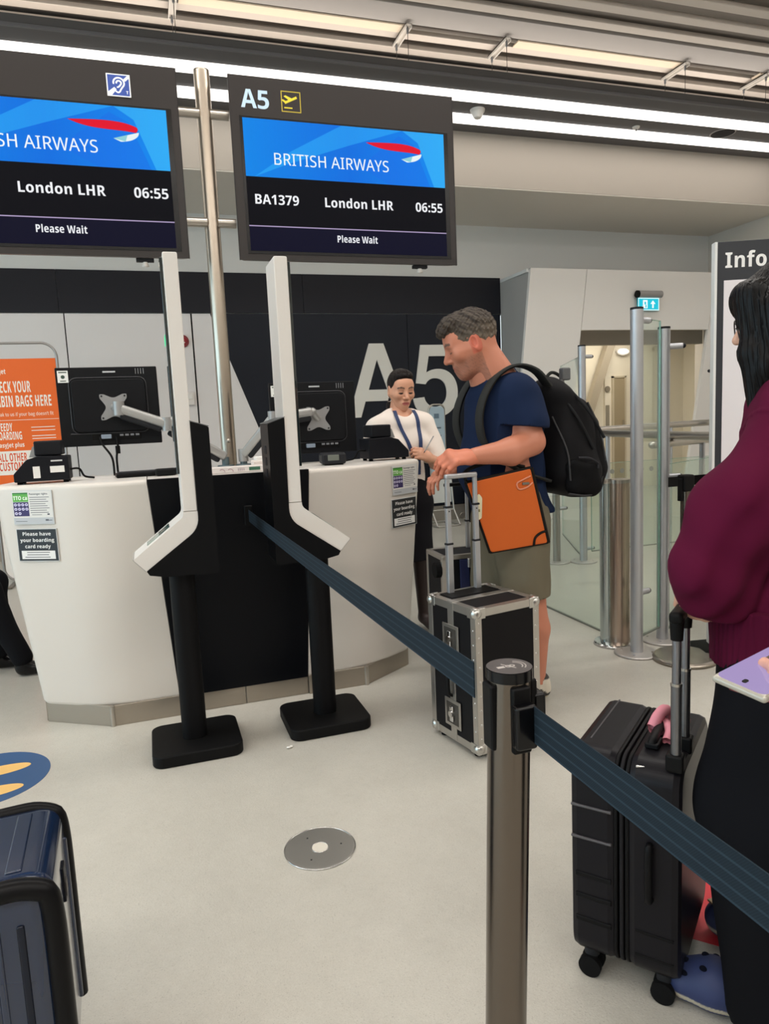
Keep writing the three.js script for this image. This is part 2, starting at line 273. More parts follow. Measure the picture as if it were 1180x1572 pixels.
  mesh('housing', rod([-0.18, 0.125, 0.02], [0.19, 0.125, 0.02], 0.045, 0.045, 20), mat(0x8d8a88, 0.5), e); mesh('end_cap', rod([-0.195, 0.125, 0.02], [-0.17, 0.125, 0.02], 0.047, 0.047, 20), black, e); mesh('bracket', span(-0.1, -0.07, 0.07, 0.13, -0.045, 0.01), midGrey, e); mesh('bracket', span(0.07, 0.1, 0.07, 0.13, -0.045, 0.01), midGrey, e);
}
// ---------- check-in desks ----------
const HC = 1.155, ZF = -3.47, MX = 0.36;
const deskWhite = mat(0xd6d0c8, 0.33), deskTopM = mat(0xe4e0da, 0.3), kickM = mat(0xa39a8e, 0.36, 0.75), deskBlack = mat(0x07090e, 0.38);
function desk(side, label) {                          // side -1: left unit, +1: mirrored right unit
  const t = thing('check_in_desk', label, 'desk', [MX, 0, 0]);
  const m = pts => side < 0 ? pts : pts.map(([x, z]) => [-x, z]).reverse();
  // loops run: back at the end, front at the end, front corner, front at the joint, back at the joint
  const bot = [[-0.85, -4.1], [-0.952, -3.652], [-0.636, ZF], [-0.318, ZF], [-0.318, -4.1]], top = [[-1.0, -4.1], [-1.09, -3.74], [-0.636, ZF], [-0.384, ZF], [-0.384, -4.1]];
  const r5 = side < 0 ? [0, 0.05, 0.15, 0.003, 0] : [0, 0.003, 0.15, 0.05, 0];
  const ys = [0.095, 0.1, 0.112]; for (let k = 1; k < 12; k++) ys.push(0.112 + (HC - 0.024 - 0.112) * k / 12); ys.push(HC - 0.024, HC - 0.012, HC - 0.004, HC);
  const insAt = y => { const a = HC - y, b = y - 0.095, R = 0.02, q = d => d < R ? R - Math.sqrt(Math.max(0, R * R - (R - d) ** 2)) : 0; return q(a) * 0.9 + (b < 0.015 ? (0.015 - b) * 0.5 : 0); };
  const loops = ys.map(y => {
    const f = (y - 0.095) / (HC - 0.095), ins = insAt(y);
    let pts = bot.map((b, i) => [b[0] * (1 - f) + top[i][0] * f, b[1] * (1 - f) + top[i][1] * f]);
    pts = pts.map(([x, z], i) => [x + (i < 2 ? ins : 0), z - (i >= 1 && i <= 3 ? ins : 0)]);
    return rounded(m(pts), r5, 8).getPoints().map(p => [p.x, y, p.y]);
  });
  const n = loops[0].length, P = [], idx = [];
  loops.forEach(l => l.forEach(p => P.push(...p)));
  for (let j = 0; j < loops.length - 1; j++) for (let i = 0; i < n; i++) { const a = j * n + i, b = j * n + (i + 1) % n, c = a + n, d = b + n; idx.push(a, b, d, a, d, c); }
  const g = new THREE.BufferGeometry(); g.setAttribute('position', new THREE.Float32BufferAttribute(P, 3)); g.setIndex(idx); g.computeVertexNormals();
  const skin = deskWhite.clone(); skin.side = THREE.DoubleSide;
  mesh('body', g, skin, t);
  const tl = loops.at(-1).map(p => [p[0], p[2]]);
  mesh('worktop', new THREE.ShapeGeometry(shapeOf(tl.map(([x, z]) => [x, -z]))).rotateX(-Math.PI / 2).translate(0, HC - 0.0005, 0), deskTopM, t);
  // steel kick plates
  const kp = (a, b) => { const [A, B] = m([a, b]), L = Math.hypot(B[0] - A[0], B[1] - A[1]) - 0.004, ang = Math.atan2(-(B[1] - A[1]), B[0] - A[0]); return bx(L, 0.1, 0.02, 0, 0, 0, 0.002).rotateY(ang).translate((A[0] + B[0]) / 2, 0.05, (A[1] + B[1]) / 2); };
  mesh('kick_plate', kp([-0.93, -3.672], [-0.628, ZF - 0.005]), kickM, t); mesh('kick_plate', kp([-0.628, ZF - 0.005], [-0.318, ZF - 0.005]), kickM, t); mesh('kick_plate', kp([-0.93, -3.672], [-0.85, -4.1]), kickM, t);
  mesh('corner_strip', cyl(0.012, 0.012, 0.1, side * 0.628, 0.05, ZF + 0.002, 16), steel, t);
  return t;
}
desk(-1, 'white faceted check-in desk beside the orange bag poster');
desk(1, 'white faceted check-in desk in front of the woman in white');
{ // dark centre panel between the desks
  const t = thing('desk_centre_panel', 'black tapering panel joining the two white check-in desks', 'panel', [MX, 0, 0]);
  mesh('panel', ext(shapeOf([[-0.317, 0.092], [0.317, 0.092], [0.383, HC], [-0.383, HC]]), 0.03, 0.002).translate(0, 0, ZF - 0.028), deskBlack, t);
  mesh('shelf', span(-0.38, 0.38, HC - 0.04, HC - 0.001, -4.1, ZF - 0.03), deskTopM, t);
  mesh('kick_plate', span(-0.316, -0.002, 0, 0.1, ZF - 0.03, ZF - 0.01, 0.002), kickM, t); mesh('kick_plate', span(0.002, 0.316, 0, 0.1, ZF - 0.03, ZF - 0.01, 0.002), kickM, t);
  const clip = mesh('belt_clip', [span(0.05, 0.09, 0.9, 1.0, ZF, ZF + 0.03, 0.005)], black, t);
}
// printed notices on the slanting desk ends
const rightsTex = canvas(512, 420, (g, w, h) => {
  g.fillStyle = '#dcdad6'; g.fillRect(0, 0, w, h); g.fillStyle = '#58a83c'; g.fillRect(8, 16, 200, 118); g.fillStyle = '#2f7a2a'; g.fillRect(8, 16, 200, 20);
  g.fillStyle = '#f2f6ee'; g.font = 'bold 70px sans-serif'; g.fillText('TTO ca', 14, 110, 186); g.fillStyle = '#2c1a5a'; g.fillRect(8, 138, 200, 182);
  g.fillStyle = '#d9d3ea'; for (let r = 0; r < 3; r++) for (let c = 0; c < (r < 2 ? 4 : 2); c++) { g.beginPath(); g.arc(36 + c * 48, 172 + r * 56, 19, 0, 7); g.fill(); }
  g.fillStyle = '#5d4f97'; for (let r = 0; r < 3; r++) for (let c = 0; c < (r < 2 ? 4 : 2); c++) { g.fillRect(28 + c * 48, 164 + r * 56, 16, 16); }
  g.fillStyle = '#2b2b33'; g.font = 'bold 32px sans-serif'; g.fillText('Passenger rights', 226, 48, 240);
  g.fillStyle = '#77767a'; for (let i = 0; i < 8; i++) g.fillRect(226, 74 + i * 28, 255 - (i * 37 % 60), 9);
  g.fillRect(240, 300, 130, 7); g.fillStyle = '#3a3a40'; g.fillRect(440, 290, 30, 18); g.fillStyle = '#b9bcc0'; g.fillRect(0, 340, w, 80); g.fillStyle = '#50535a'; g.fillRect(410, 362, 40, 22); g.fillRect(452, 372, 44, 8); g.fillRect(20, 384, 150, 6);
});
const readyTex = canvas(512, 420, (g, w, h) => {
  g.fillStyle = '#14161c'; g.fillRect(0, 0, w, h); g.fillStyle = '#e9e8e6'; g.textAlign = 'center'; g.font = 'bold 66px sans-serif';
  g.fillText('Please have', w / 2, 84); g.fillText('your boarding', w / 2, 168, 450); g.fillText('card ready', w / 2, 252);
  g.fillRect(36, 286, w - 72, 112); g.fillStyle = '#55565c'; g.font = 'bold 23px sans-serif'; for (let i = 0; i < 3; i++) g.fillRect(w / 2 - 150 - (i === 2 ? 30 : 0), 304 + i * 32, 300 + (i === 2 ? 60 : 0) - i * 14, 10);
});
function notice(name, tex, label, P, U, w, h, out) {            // P lower middle on the desk skin, U unit along the facet
  const t = thing(name, label, 'notice', P, Math.atan2(out[0], out[1]));
  t.rotation.order = 'YXZ'; t.rotation.x = 0;
  mesh('backing', bx(w + 0.006, h + 0.006, 0.004, 0, h / 2, 0.002, 0.001), mat(0xcfd2d3, 0.25), t);
  mesh('print', plane(w, h, 0, h / 2, 0.0045), mat(0xffffff, 0.35, 0, { map: tex }), t);
}
{
  const nl = [-0.49, 0.872], nr = [0.545, 0.838];
  const onL = (x, y) => { const f = (y - 0.095) / (HC - 0.095), ax = -0.592 - 0.138 * f, az = -3.652 - 0.088 * f, k = (x - ax) / (-0.276 - ax); return [x + nl[0] * 0.004, y, az + (ZF - az) * k + nl[1] * 0.004]; };
  const onR = (x, y) => { const f = (y - 0.095) / (HC - 0.095), ax = 1.312 + 0.138 * f, az = -3.652 - 0.088 * f, k = (x - ax) / (0.996 - ax); return [x - nl[0] * 0.004, y, az + (ZF - az) * k + nl[1] * 0.004]; };
  notice('passenger_notice', rightsTex, 'passenger rights sheet with green and purple block near the orange poster', onL(-0.53, 0.976), 0, 0.205, 0.152, nl);
  notice('boarding_notice', readyTex, 'black notice asking for boarding cards near the orange poster', onL(-0.525, 0.802), 0, 0.205, 0.148, nl);
  notice('passenger_notice', rightsTex, 'passenger rights sheet on the desk beside the woman in white', onR(1.31, 0.976), 0, 0.2, 0.152, [0.49, 0.872]);
  notice('boarding_notice', readyTex, 'black notice asking for boarding cards on the desk beside the woman in white', onR(1.295, 0.8), 0, 0.2, 0.15, [0.49, 0.872]);
}
// ---------- self-service kiosks ----------
function kiosk(side, bx0, bz, off, label) {           // side -1 faces left, +1 faces right; profile drawn facing left
  const t = thing('document_kiosk', label, 'kiosk', [bx0, 0, bz], side < 0 ? 0 : 0);
  const S = side < 0 ? 1 : -1, mx = g => side < 0 ? g : flipX(g);
  mesh('base_plate', ext(roundRect(0.372, 0.345, 0.05), 0.05, 0.006).rotateX(-Math.PI / 2), mat(0x0d0d0e, 0.6), t);
  mesh('column', ext(roundRect(0.105, 0.09, 0.042), 0.8, 0).rotateX(-Math.PI / 2).translate(-0.005 * S, 0.048, 0), mat(0x0a0a0c, 0.55), t);
  const W = 0.2, W2 = 0.21, o = off;
  const arm = rounded([[o + 0.075, 2.07], [o + 0.075, 0.985], [o - 0.152, 0.83], [o - 0.19, 0.866], [o + 0.018, 1.03], [o + 0.018, 2.07]], [0.008, 0.07, 0.004, 0.006, 0.03, 0.008], 8);
  const armPts = arm.getPoints(), cut = 1.045;
  const upper = rounded([[o + 0.075, 2.07], [o + 0.075, cut + 0.0015], [o + 0.018, cut + 0.0015], [o + 0.018, 2.07]], [0.008, 0.001, 0.001, 0.008], 4);
  const lower = rounded([[o + 0.075, cut], [o + 0.078, 0.975], [o - 0.143, 0.815], [o - 0.19, 0.866], [o + 0.018, 1.025], [o + 0.018, cut]], [0.001, 0.052, 0.004, 0.006, 0.018, 0.001], 8);
  mesh('screen_frame', mx(ext(upper, W, 0.004).translate(0, 0, -W / 2)), white, t);
  const a = mesh('scanner_arm', mx(ext(lower, W, 0).translate(0, 0, -W / 2)), white, t);
  const body = rounded([[o + 0.072, 1.41], [o + 0.145, 1.385], [o + 0.145, 0.78], [o - 0.07, 0.785], [o - 0.132, 0.797], [o - 0.142, 0.815], [o + 0.076, 0.973]], [0.004, 0.006, 0.02, 0.01, 0.004, 0.002, 0.05], 6);
  mesh('rear_housing', mx(ext(body, W2, 0).translate(0, 0, -W2 / 2)), mat(0x090a0d, 0.4), t);
  mesh('top_trim', mx(hull8([[o + 0.07, 1.411, W2 / 2], [o + 0.145, 1.387, W2 / 2], [o + 0.145, 1.387, -W2 / 2], [o + 0.07, 1.411, -W2 / 2]], [[o + 0.07, 1.414, W2 / 2], [o + 0.145, 1.39, W2 / 2], [o + 0.145, 1.39, -W2 / 2], [o + 0.07, 1.414, -W2 / 2]])), mat(0x6f7274, 0.4, 0.4), t);
  for (const y of [1.275, 1.225, 1.175]) mesh('port_cover', mx(bx(0.003, 0.035, 0.06, o + 0.1455, y, 0, 0.001)), mat(0x1b2129, 0.5), t);
  // screen glass on the facing side
  mesh('screen', mx(span(o + 0.006, o + 0.017, 1.2, 2.05, -W / 2 + 0.006, W / 2 - 0.006, 0.002)), mat(0x1a2426, 0.06, 0, { clearcoat: 1 }), t);
  mesh('status_light', mx(span(o + 0.005, o + 0.0055, 1.72, 1.76, -0.05, 0.05, 0)), mat(0x35c98a, 0.4, 0, { emissive: 0x2fbf80, emissiveIntensity: 0.8 }), t, 'green lit strip on the screen');
  mesh('beacon', mx(sph(0.008, o + 0.046, 2.071, 0, 1, 0.7, 1)), mat(0x49d898, 0.4, 0, { emissive: 0x3fdc96, emissiveIntensity: 1 }), t, 'small green light on top');
  // reader window set in the arm's upper face
  const dx = 0.208, dy = 0.159, L = Math.hypot(dx, dy), ang = Math.atan2(dy, dx);
  for (const [s, w, c] of [[0.62, 0.055, 0x23423f], [0.42, 0.075, 0x9aa8a0]]) mesh('reader_window', mx(bx(w, 0.004, 0.09, 0, 0, 0.0, 0.001).rotateZ(ang).translate(o - 0.19 + dx * s, 0.866 + dy * s + 0.002, 0)), mat(c, 0.15), a, 'dark glass reader window');
  mesh('arm_end_cap', mx(hull8([[o - 0.144, 0.814, W / 2 - 0.003], [o - 0.144, 0.814, -W / 2 + 0.003], [o - 0.191, 0.866, -W / 2 + 0.003], [o - 0.191, 0.866, W / 2 - 0.003]].map(p => [p[0] - 0.002, p[1] - 0.002, p[2]]), [[o - 0.143, 0.816, W / 2 - 0.003], [o - 0.143, 0.816, -W / 2 + 0.003], [o - 0.19, 0.868, -W / 2 + 0.003], [o - 0.19, 0.868, W / 2 - 0.003]])), mat(0xb4b0aa, 0.4), a);
  return t;
}
function flipX(g) { g = g.index ? g.toNonIndexed() : g; g.scale(-1, 1, 1); const p = g.attributes.position, n = g.attributes.normal, u = g.attributes.uv; for (const a of [p, n, u]) { if (!a) continue; for (let i = 0; i < a.count; i += 3) for (let k = 0; k < a.itemSize; k++) { const A = a.array, s = a.itemSize, t = A[(i + 1) * s + k]; A[(i + 1) * s + k] = A[(i + 2) * s + k]; A[(i + 2) * s + k] = t; } } return g; }
kiosk(-1, 0.092, -3.09, 0.0, 'tall white and black kiosk whose arm points towards the orange poster');
kiosk(1, 0.672, -3.11, 0.048, 'tall white and black kiosk whose arm points towards the woman in white');
// ---------- flight displays on a steel pole ----------
{
  const t = thing('display_pole', 'tall brushed steel pole carrying the two flight displays', 'pole', [0.447, 0, -4.3]);
  mesh('pole', cyl(0.043, 0.043, 3.34, 0, 1.67, 0, 40), mat(0xb5aa9c, 0.3, 1), t); mesh('cap', cyl(0.042, 0.043, 0.008, 0, 3.343, 0, 40), steelDark, t);
  for (const y of [3.113, 2.532]) for (const [a, b] of [[-0.147, -0.03], [0.03, 0.131]]) mesh('cross_tube', rod([a, y, 0.02], [b, y, 0.02], 0.026), steel, t);
  mesh('floor_flange', cyl(0.11, 0.12, 0.02, 0, 0.01, 0), steel, t); mesh('bolt', sph(0.012, -0.002, 1.3, 0.043, 1, 1, 0.5), steel, t);
}
function airlineScreen(g, w, h) {
  g.fillStyle = '#05060f'; g.fillRect(0, 0, w, h); const b = h * 0.435;
  const gr = g.createLinearGradient(0, 0, w, 0); gr.addColorStop(0, '#0b86e8'); gr.addColorStop(0.5, '#0a6fe0'); gr.addColorStop(1, '#0c8cf0'); g.fillStyle = gr; g.fillRect(0, 0, w, b);
  const poly = (c, ...p) => { g.fillStyle = c; g.beginPath(); p.forEach((q, i) => i ? g.lineTo(q[0] * w, q[1] * b) : g.moveTo(q[0] * w, q[1] * b)); g.fill(); };
  poly('rgba(60,190,255,0.45)', [0.04, 1], [0.22, 0.52], [0.47, 0], [0.78, 0], [0.5, 0.35], [0.2, 0.75]); poly('rgba(90,210,255,0.45)', [0.78, 0], [0.86, 0.2], [0.94, 1], [1, 1], [1, 0]); poly('rgba(20,110,230,0.55)', [0.76, 0.1], [0.84, 0.25], [0.92, 1], [0.7, 1], [0.55, 0.7]);
  g.fillStyle = '#f4f7fb'; g.textBaseline = 'alphabetic'; g.font = Math.round(h * 0.122) + 'px sans-serif'; g.textAlign = 'left'; g.fillText('BRITISH AIRWAYS', w * 0.13, b * 0.77, w * 0.62);
  g.fillStyle = '#e3122e'; g.beginPath(); g.moveTo(w * 0.59, b * 0.26); g.bezierCurveTo(w * 0.7, b * 0.24, w * 0.8, b * 0.2, w * 0.87, b * 0.32); g.bezierCurveTo(w * 0.88, b * 0.36, w * 0.87, b * 0.4, w * 0.865, b * 0.41); g.bezierCurveTo(w * 0.78, b * 0.36, w * 0.68, b * 0.42, w * 0.59, b * 0.26); g.fill();
  g.fillStyle = '#e9f4f4'; g.beginPath(); g.moveTo(w * 0.77, b * 0.52); g.lineTo(w * 0.878, b * 0.4); g.bezierCurveTo(w * 0.88, b * 0.48, w * 0.85, b * 0.56, w * 0.8, b * 0.57); g.fill(); g.fillStyle = '#8fd0d8'; g.beginPath(); g.moveTo(w * 0.77, b * 0.52); g.lineTo(w * 0.83, b * 0.45); g.lineTo(w * 0.82, b * 0.56); g.fill();
  g.fillStyle = '#f2f3f6'; g.font = 'bold ' + Math.round(h * 0.105) + 'px sans-serif'; g.fillText('BA1379', w * 0.03, h * 0.64, w * 0.245); g.fillText('London LHR', w * 0.365, h * 0.64, w * 0.375); g.fillText('06:55', w * 0.835, h * 0.64, w * 0.15);
  g.fillStyle = '#b9a7cf'; g.fillRect(0, h * 0.805, w, h * 0.008); g.fillStyle = '#0b0b24'; g.fillRect(0, h * 0.815, w, h); g.fillStyle = '#f2f3f6'; g.font = 'bold ' + Math.round(h * 0.078) + 'px sans-serif'; g.fillText('Please Wait', w * 0.42, h * 0.915, w * 0.21);
}
const scrTex = canvas(1024, 604, airlineScreen);
function display(x0, label, withNumber) {
  const W = 1.332, H = 0.985, t = thing('flight_display', label, 'display', [x0 + W / 2, 2.315, -4.2]);
  mesh('casing', hull8([[-W / 2, 0, 0], [W / 2, 0, 0], [W / 2 - 0.03, 0.012, -0.075], [-W / 2 + 0.03, 0.012, -0.075]], [[-W / 2, H, 0], [W / 2, H, 0], [W / 2 - 0.03, H - 0.012, -0.075], [-W / 2 + 0.03, H - 0.012, -0.075]]), mat(0x6a6563, 0.45, 0.3), t);
  const tex = canvas(1024, 757, (g, w, h) => {
    g.fillStyle = '#2b2726'; g.fillRect(0, 0, w, h);
    if (withNumber) {
      g.fillStyle = '#bcd6f2'; g.font = 'bold 104px sans-serif'; g.fillText('A5', 46, 128); g.strokeStyle = '#b7a436'; g.lineWidth = 4; g.strokeRect(222, 48, 82, 82);
      g.save(); g.translate(262, 82); g.rotate(-0.45); g.fillStyle = '#e3cf3a'; g.fillRect(-30, -5, 60, 10); g.beginPath(); g.moveTo(-6, 0); g.lineTo(-22, -26); g.lineTo(-12, -26); g.lineTo(12, 0); g.fill(); g.beginPath(); g.moveTo(-30, 0); g.lineTo(-38, -16); g.lineTo(-30, -16); g.lineTo(-18, 0); g.fill(); g.restore(); g.fillStyle = '#e3cf3a'; g.fillRect(232, 112, 36, 5);
    }
  });
  mesh('front_plate', plane(W, H, 0, H / 2, 0.001), mat(0xffffff, 0.35, 0, { map: tex, specularIntensity: 0.6 }), t);
  mesh('screen_bezel', span(-W / 2 + 0.045, W / 2 - 0.035, 0.035, 0.775, 0, 0.003, 0.001), blackGloss, t);
  mesh('screen', plane(1.208, 0.712, -W / 2 + 0.061 + 0.604, 0.052 + 0.356, 0.0045), mat(0x000000, 0.4, 0, { emissive: 0xffffff, emissiveMap: scrTex, emissiveIntensity: 1, specularIntensity: 0.15 }), t);
  for (const e of [-W / 2 - 0.004, W / 2]) mesh('edge_trim', span(e, e + 0.004, 0, H, -0.012, 0.002, 0.001), mat(0x2a2728, 0.5), t);
  const s = mesh('loudspeaker', [span(W * 0.29, W * 0.36, -0.018, 0.002, -0.05, -0.02, 0.003)], darkGrey, t); mesh('cone', lathe([[0, -0.045], [0.02, -0.04], [0.012, -0.018]], 16).translate(W * 0.325, 0, -0.035), white, s);
  return t;
}
display(0.58, 'flight display with A5 header beside the steel pole', true);
display(-1.034, 'flight display under the blue hearing loop sign', false);
{ // hearing loop sign stuck on the other display
  const t = thing('hearing_loop_sign', 'small blue and white hearing loop sign on the dark display header', 'sign', [0.006, 3.183, -4.197]);
  const tex = canvas(256, 256, (g, w) => {
    g.fillStyle = '#e9ecf0'; g.fillRect(0, 0, w, w); g.fillStyle = '#27479b'; g.fillRect(12, 12, w - 24, w - 24); g.strokeStyle = '#f2f4f8'; g.lineWidth = 18; g.lineCap = 'round';
    g.beginPath(); g.arc(132, 100, 58, Math.PI * 0.95, Math.PI * 2.2); g.quadraticCurveTo(150, 170, 140, 196); g.quadraticCurveTo(120, 222, 96, 196); g.stroke(); g.beginPath(); g.arc(132, 102, 26, Math.PI, Math.PI * 2.1); g.quadraticCurveTo(132, 150, 116, 150); g.stroke();
    g.fillStyle = '#e9ecf0'; g.beginPath(); g.moveTo(12, 244); g.lineTo(12, 206); g.lineTo(80, 150); g.lineTo(104, 176); g.lineTo(50, 244); g.fill(); g.beginPath(); g.moveTo(180, 60); g.lineTo(226, 14); g.lineTo(242, 14); g.lineTo(242, 44); g.lineTo(204, 80); g.fill(); g.font = 'bold 50px sans-serif'; g.fillText('T', 204, 222);
  });
  mesh('plate', bx(0.118, 0.112, 0.003, 0, 0, 0.0015, 0.001), white, t); mesh('print', plane(0.117, 0.111, 0, 0, 0.0034), mat(0xffffff, 0.4, 0, { map: tex }), t);
}
// ---------- desk equipment ----------
function monitor(x, y, z, turn, label, tilt, side) {
  const t = thing('monitor', label, 'monitor', [x, y, z], turn); t.rotation.order = 'YXZ'; t.rotation.z = tilt;
  mesh('back_shell', ext(roundRect(0.49, 0.4, 0.006), 0.022, 0.003), mat(0x131417, 0.5), t);
  mesh('screen', plane(0.475, 0.385, 0, 0, -0.0005).rotateY(Math.PI), mat(0x15202c, 0.15, 0, { emissive: 0x8fb4d8, emissiveIntensity: 0.25 }), t);
  mesh('raised_back', ext(roundRect(0.36, 0.27, 0.03, 0, 0.005), 0.022, 0.006).translate(0, 0, 0.018), mat(0x121316, 0.55), t);
  mesh('back_ridge', new THREE.TubeGeometry(new THREE.CatmullRomCurve3(roundRect(0.372, 0.282, 0.035, 0, 0.005).getPoints(6).map(p => V3(p.x, p.y, 0.024)), true), 90, 0.004, 6, true), mat(0x2b2c30, 0.4), t);
  const conn = mesh('connector_recess', bx(0.24, 0.035, 0.006, 0.02, -0.155, 0.022, 0.002), black, t); mesh('plug', bx(0.05, 0.022, 0.02, -0.03, -0.155, 0.034, 0.003), mat(0x8a98a8, 0.4), conn, 'pale cable plug'); for (let k = 0; k < 4; k++) mesh('socket', bx(0.018, 0.01, 0.004, 0.045 + k * 0.026, -0.15, 0.026, 0.001), mat(0x8d9095, 0.4), conn);
  mesh('asset_label', plane(0.05, 0.06, -0.21, 0.155, 0.0225), mat(0xffffff, 0.5, 0, { map: canvas(64, 80, (g, w, h) => { g.fillStyle = '#e4e6e3'; g.fillRect(0, 0, w, h); g.fillStyle = '#2e4438'; g.beginPath(); g.arc(32, 42, 12, 0, 7); g.fill(); g.fillRect(8, 8, 48, 7); g.fillRect(14, 66, 36, 6); }) }), t, 'white sticker with dark emblem');
  mesh('maker_badge', bx(0.062, 0.008, 0.003, 0.01, 0.175, 0.0225, 0.001), mat(0xb9bcc0, 0.35), t); mesh('vent', Array.from({ length: 8 }, (_, k) => bx(0.003, 0.014, 0.002, 0.14 + (k % 4) * 0.013, 0.17 + (k > 3 ? 0.014 : 0), 0.0225, 0).applyMatrix4(new THREE.Matrix4())), mat(0x8f9194, 0.5), t);
  const c = 0.058; // mounting plate
  const pts = []; for (const [sx, sy] of [[1, 1], [-1, 1], [-1, -1], [1, -1]]) { const ring = [[c + 0.008, c - 0.012], [c + 0.008, c + 0.008], [c - 0.012, c + 0.008]]; pts.push(...(sx * sy > 0 ? ring : ring.reverse()).map(([a, b]) => [sx * a, sy * b])); const mid = sx * sy > 0 ? [0, sy * 0.044] : [sx * 0.034, 0]; pts.push(mid); }
  const pl = mesh('mounting_plate', ext(rounded(pts, pts.map((p, i) => i % 4 === 3 ? 0.02 : 0.006), 5), 0.006, 0).translate(0.02, -0.005, 0.04), silverPaint, t); for (const [a, b] of [[1, 1], [-1, 1], [-1, -1], [1, -1]]) mesh('screw', cyl(0.005, 0.005, 0.004, 0, 0, 0, 10).rotateX(Math.PI / 2).translate(0.02 + a * 0.056, -0.005 + b * 0.056, 0.047), darkGrey, pl);
  return t;
}
monitor(-0.175, 1.515, -4.0, 0.02, 'black monitor seen from behind beside the orange poster', 0.0, -1);
monitor(0.9, 1.41, -4.0, 0.0, 'black monitor seen from behind under the big letter A', 0.0, 1);
function monitorArm(pts, label, stem) {
  const t = thing('monitor_mount', label, 'mount', [0, 0, 0]);
  for (let i = 0; i < pts.length - 1; i++) {
    let a = V3(...pts[i]), b = V3(...pts[i + 1]); if (b.x < a.x) [a, b] = [b, a]; const d = b.clone().sub(a), L = d.length(), g = bx(L, 0.05, 0.05, 0, 0, 0, 0.018), lo = bx(L * 0.86, 0.03, 0.036, 0, -0.034, 0, 0.012);
    const q = new THREE.Quaternion().setFromUnitVectors(V3(1, 0, 0), d.normalize()), m = a.clone().add(b).multiplyScalar(0.5);
    const s = mesh('link', g.applyQuaternion(q).translate(m.x, m.y, m.z), mat(0xa6a6a4, 0.35, 0.5), t); mesh('cable_cover', lo.applyQuaternion(q).translate(m.x, m.y, m.z), mat(0x242528, 0.5), s);
    mesh('joint', cyl(0.028, 0.028, 0.07, a.x, a.y, a.z, 20), mat(0x9a9a99, 0.4, 0.4), t);
  }
  const e = pts.at(-1); mesh('tilt_head', [rod([e[0], e[1], e[2]], stem, 0.018), sph(0.022, e[0], e[1], e[2])], mat(0xa6a6a4, 0.35, 0.5), t);
  const f = pts[0]; mesh('desk_clamp', [cyl(0.02, 0.02, f[1] - HC, f[0], (f[1] + HC) / 2, f[2]), cyl(0.045, 0.05, 0.015, f[0], HC + 0.008, f[2])], mat(0x5f6f74, 0.4, 0.5), t);
}
monitorArm([[0.4, 1.215, -4.06], [0.1, 1.41, -3.9], [-0.13, 1.5, -3.91]], 'grey jointed arm holding the monitor beside the orange poster', [-0.155, 1.51, -3.955]);
monitorArm([[0.5, 1.22, -4.06], [0.655, 1.42, -3.9], [0.88, 1.445, -3.92]], 'grey jointed arm holding the monitor under the letter A', [0.92, 1.405, -3.955]);
function printer(x, z, turn, mirror, label) {
  const t = thing('boarding_pass_printer', label, 'printer', [x, HC, z], turn); const M = mirror ? -1 : 1, X = a => a * M;
  const side = rounded([[0, 0.012], [0.24, 0.012], [0.24, 0.125], [0.11, 0.13], [0.06, 0.115], [0, 0.05]].map(([a, b]) => [X(a - 0.12), b]), 0.006, 3);
  mesh('body', ext(side, 0.16, 0.004).translate(0, 0, -0.08), mat(0x14151a, 0.55), t);
  mesh('tray', [bx(0.12, 0.07, 0.14, X(0.035), 0.165, -0.01, 0.008)], mat(0x1a1b1f, 0.5), t); mesh('paper_guide', hull8([[X(-0.05), 0.125, 0.05], [X(-0.005), 0.125, 0.05], [X(-0.005), 0.125, -0.05], [X(-0.05), 0.125, -0.05]], [[X(-0.032), 0.175, 0.05], [X(-0.022), 0.175, 0.05], [X(-0.022), 0.175, -0.05], [X(-0.032), 0.175, -0.05]]), mat(0x8f9090, 0.4), t);
  if (!mirror) mesh('asset_label', plane(0.03, 0.055, X(-0.02), 0.055, 0.0805), paper, t, 'small white sticker'); if (!mirror) mesh('data_label', plane(0.062, 0.03, X(0.07), 0.065, 0.0805), paper, t, 'white rating plate'); if (!mirror) mesh('badge', plane(0.05, 0.007, X(0.07), 0.105, 0.0805), mat(0xc9c9c9, 0.4), t);
  for (const sx of [-0.1, 0.1]) for (const sz of [-0.05, 0.05]) mesh('foot', cyl(0.012, 0.012, 0.014, sx, 0.007, sz, 12), rubber, t);
  mesh('cable', tube([[X(0.12), 0.06, 0.02], [X(0.16), 0.058, 0.02], [X(0.18), 0.02, 0.0], [X(0.22), 0.008, -0.03]], 0.005), black, t);
}
printer(-0.49, -3.76, 0, false, 'black boarding pass printer beside the orange poster');
printer(1.27, -3.86, 0.05, true, 'black boarding pass printer in front of the woman in white');
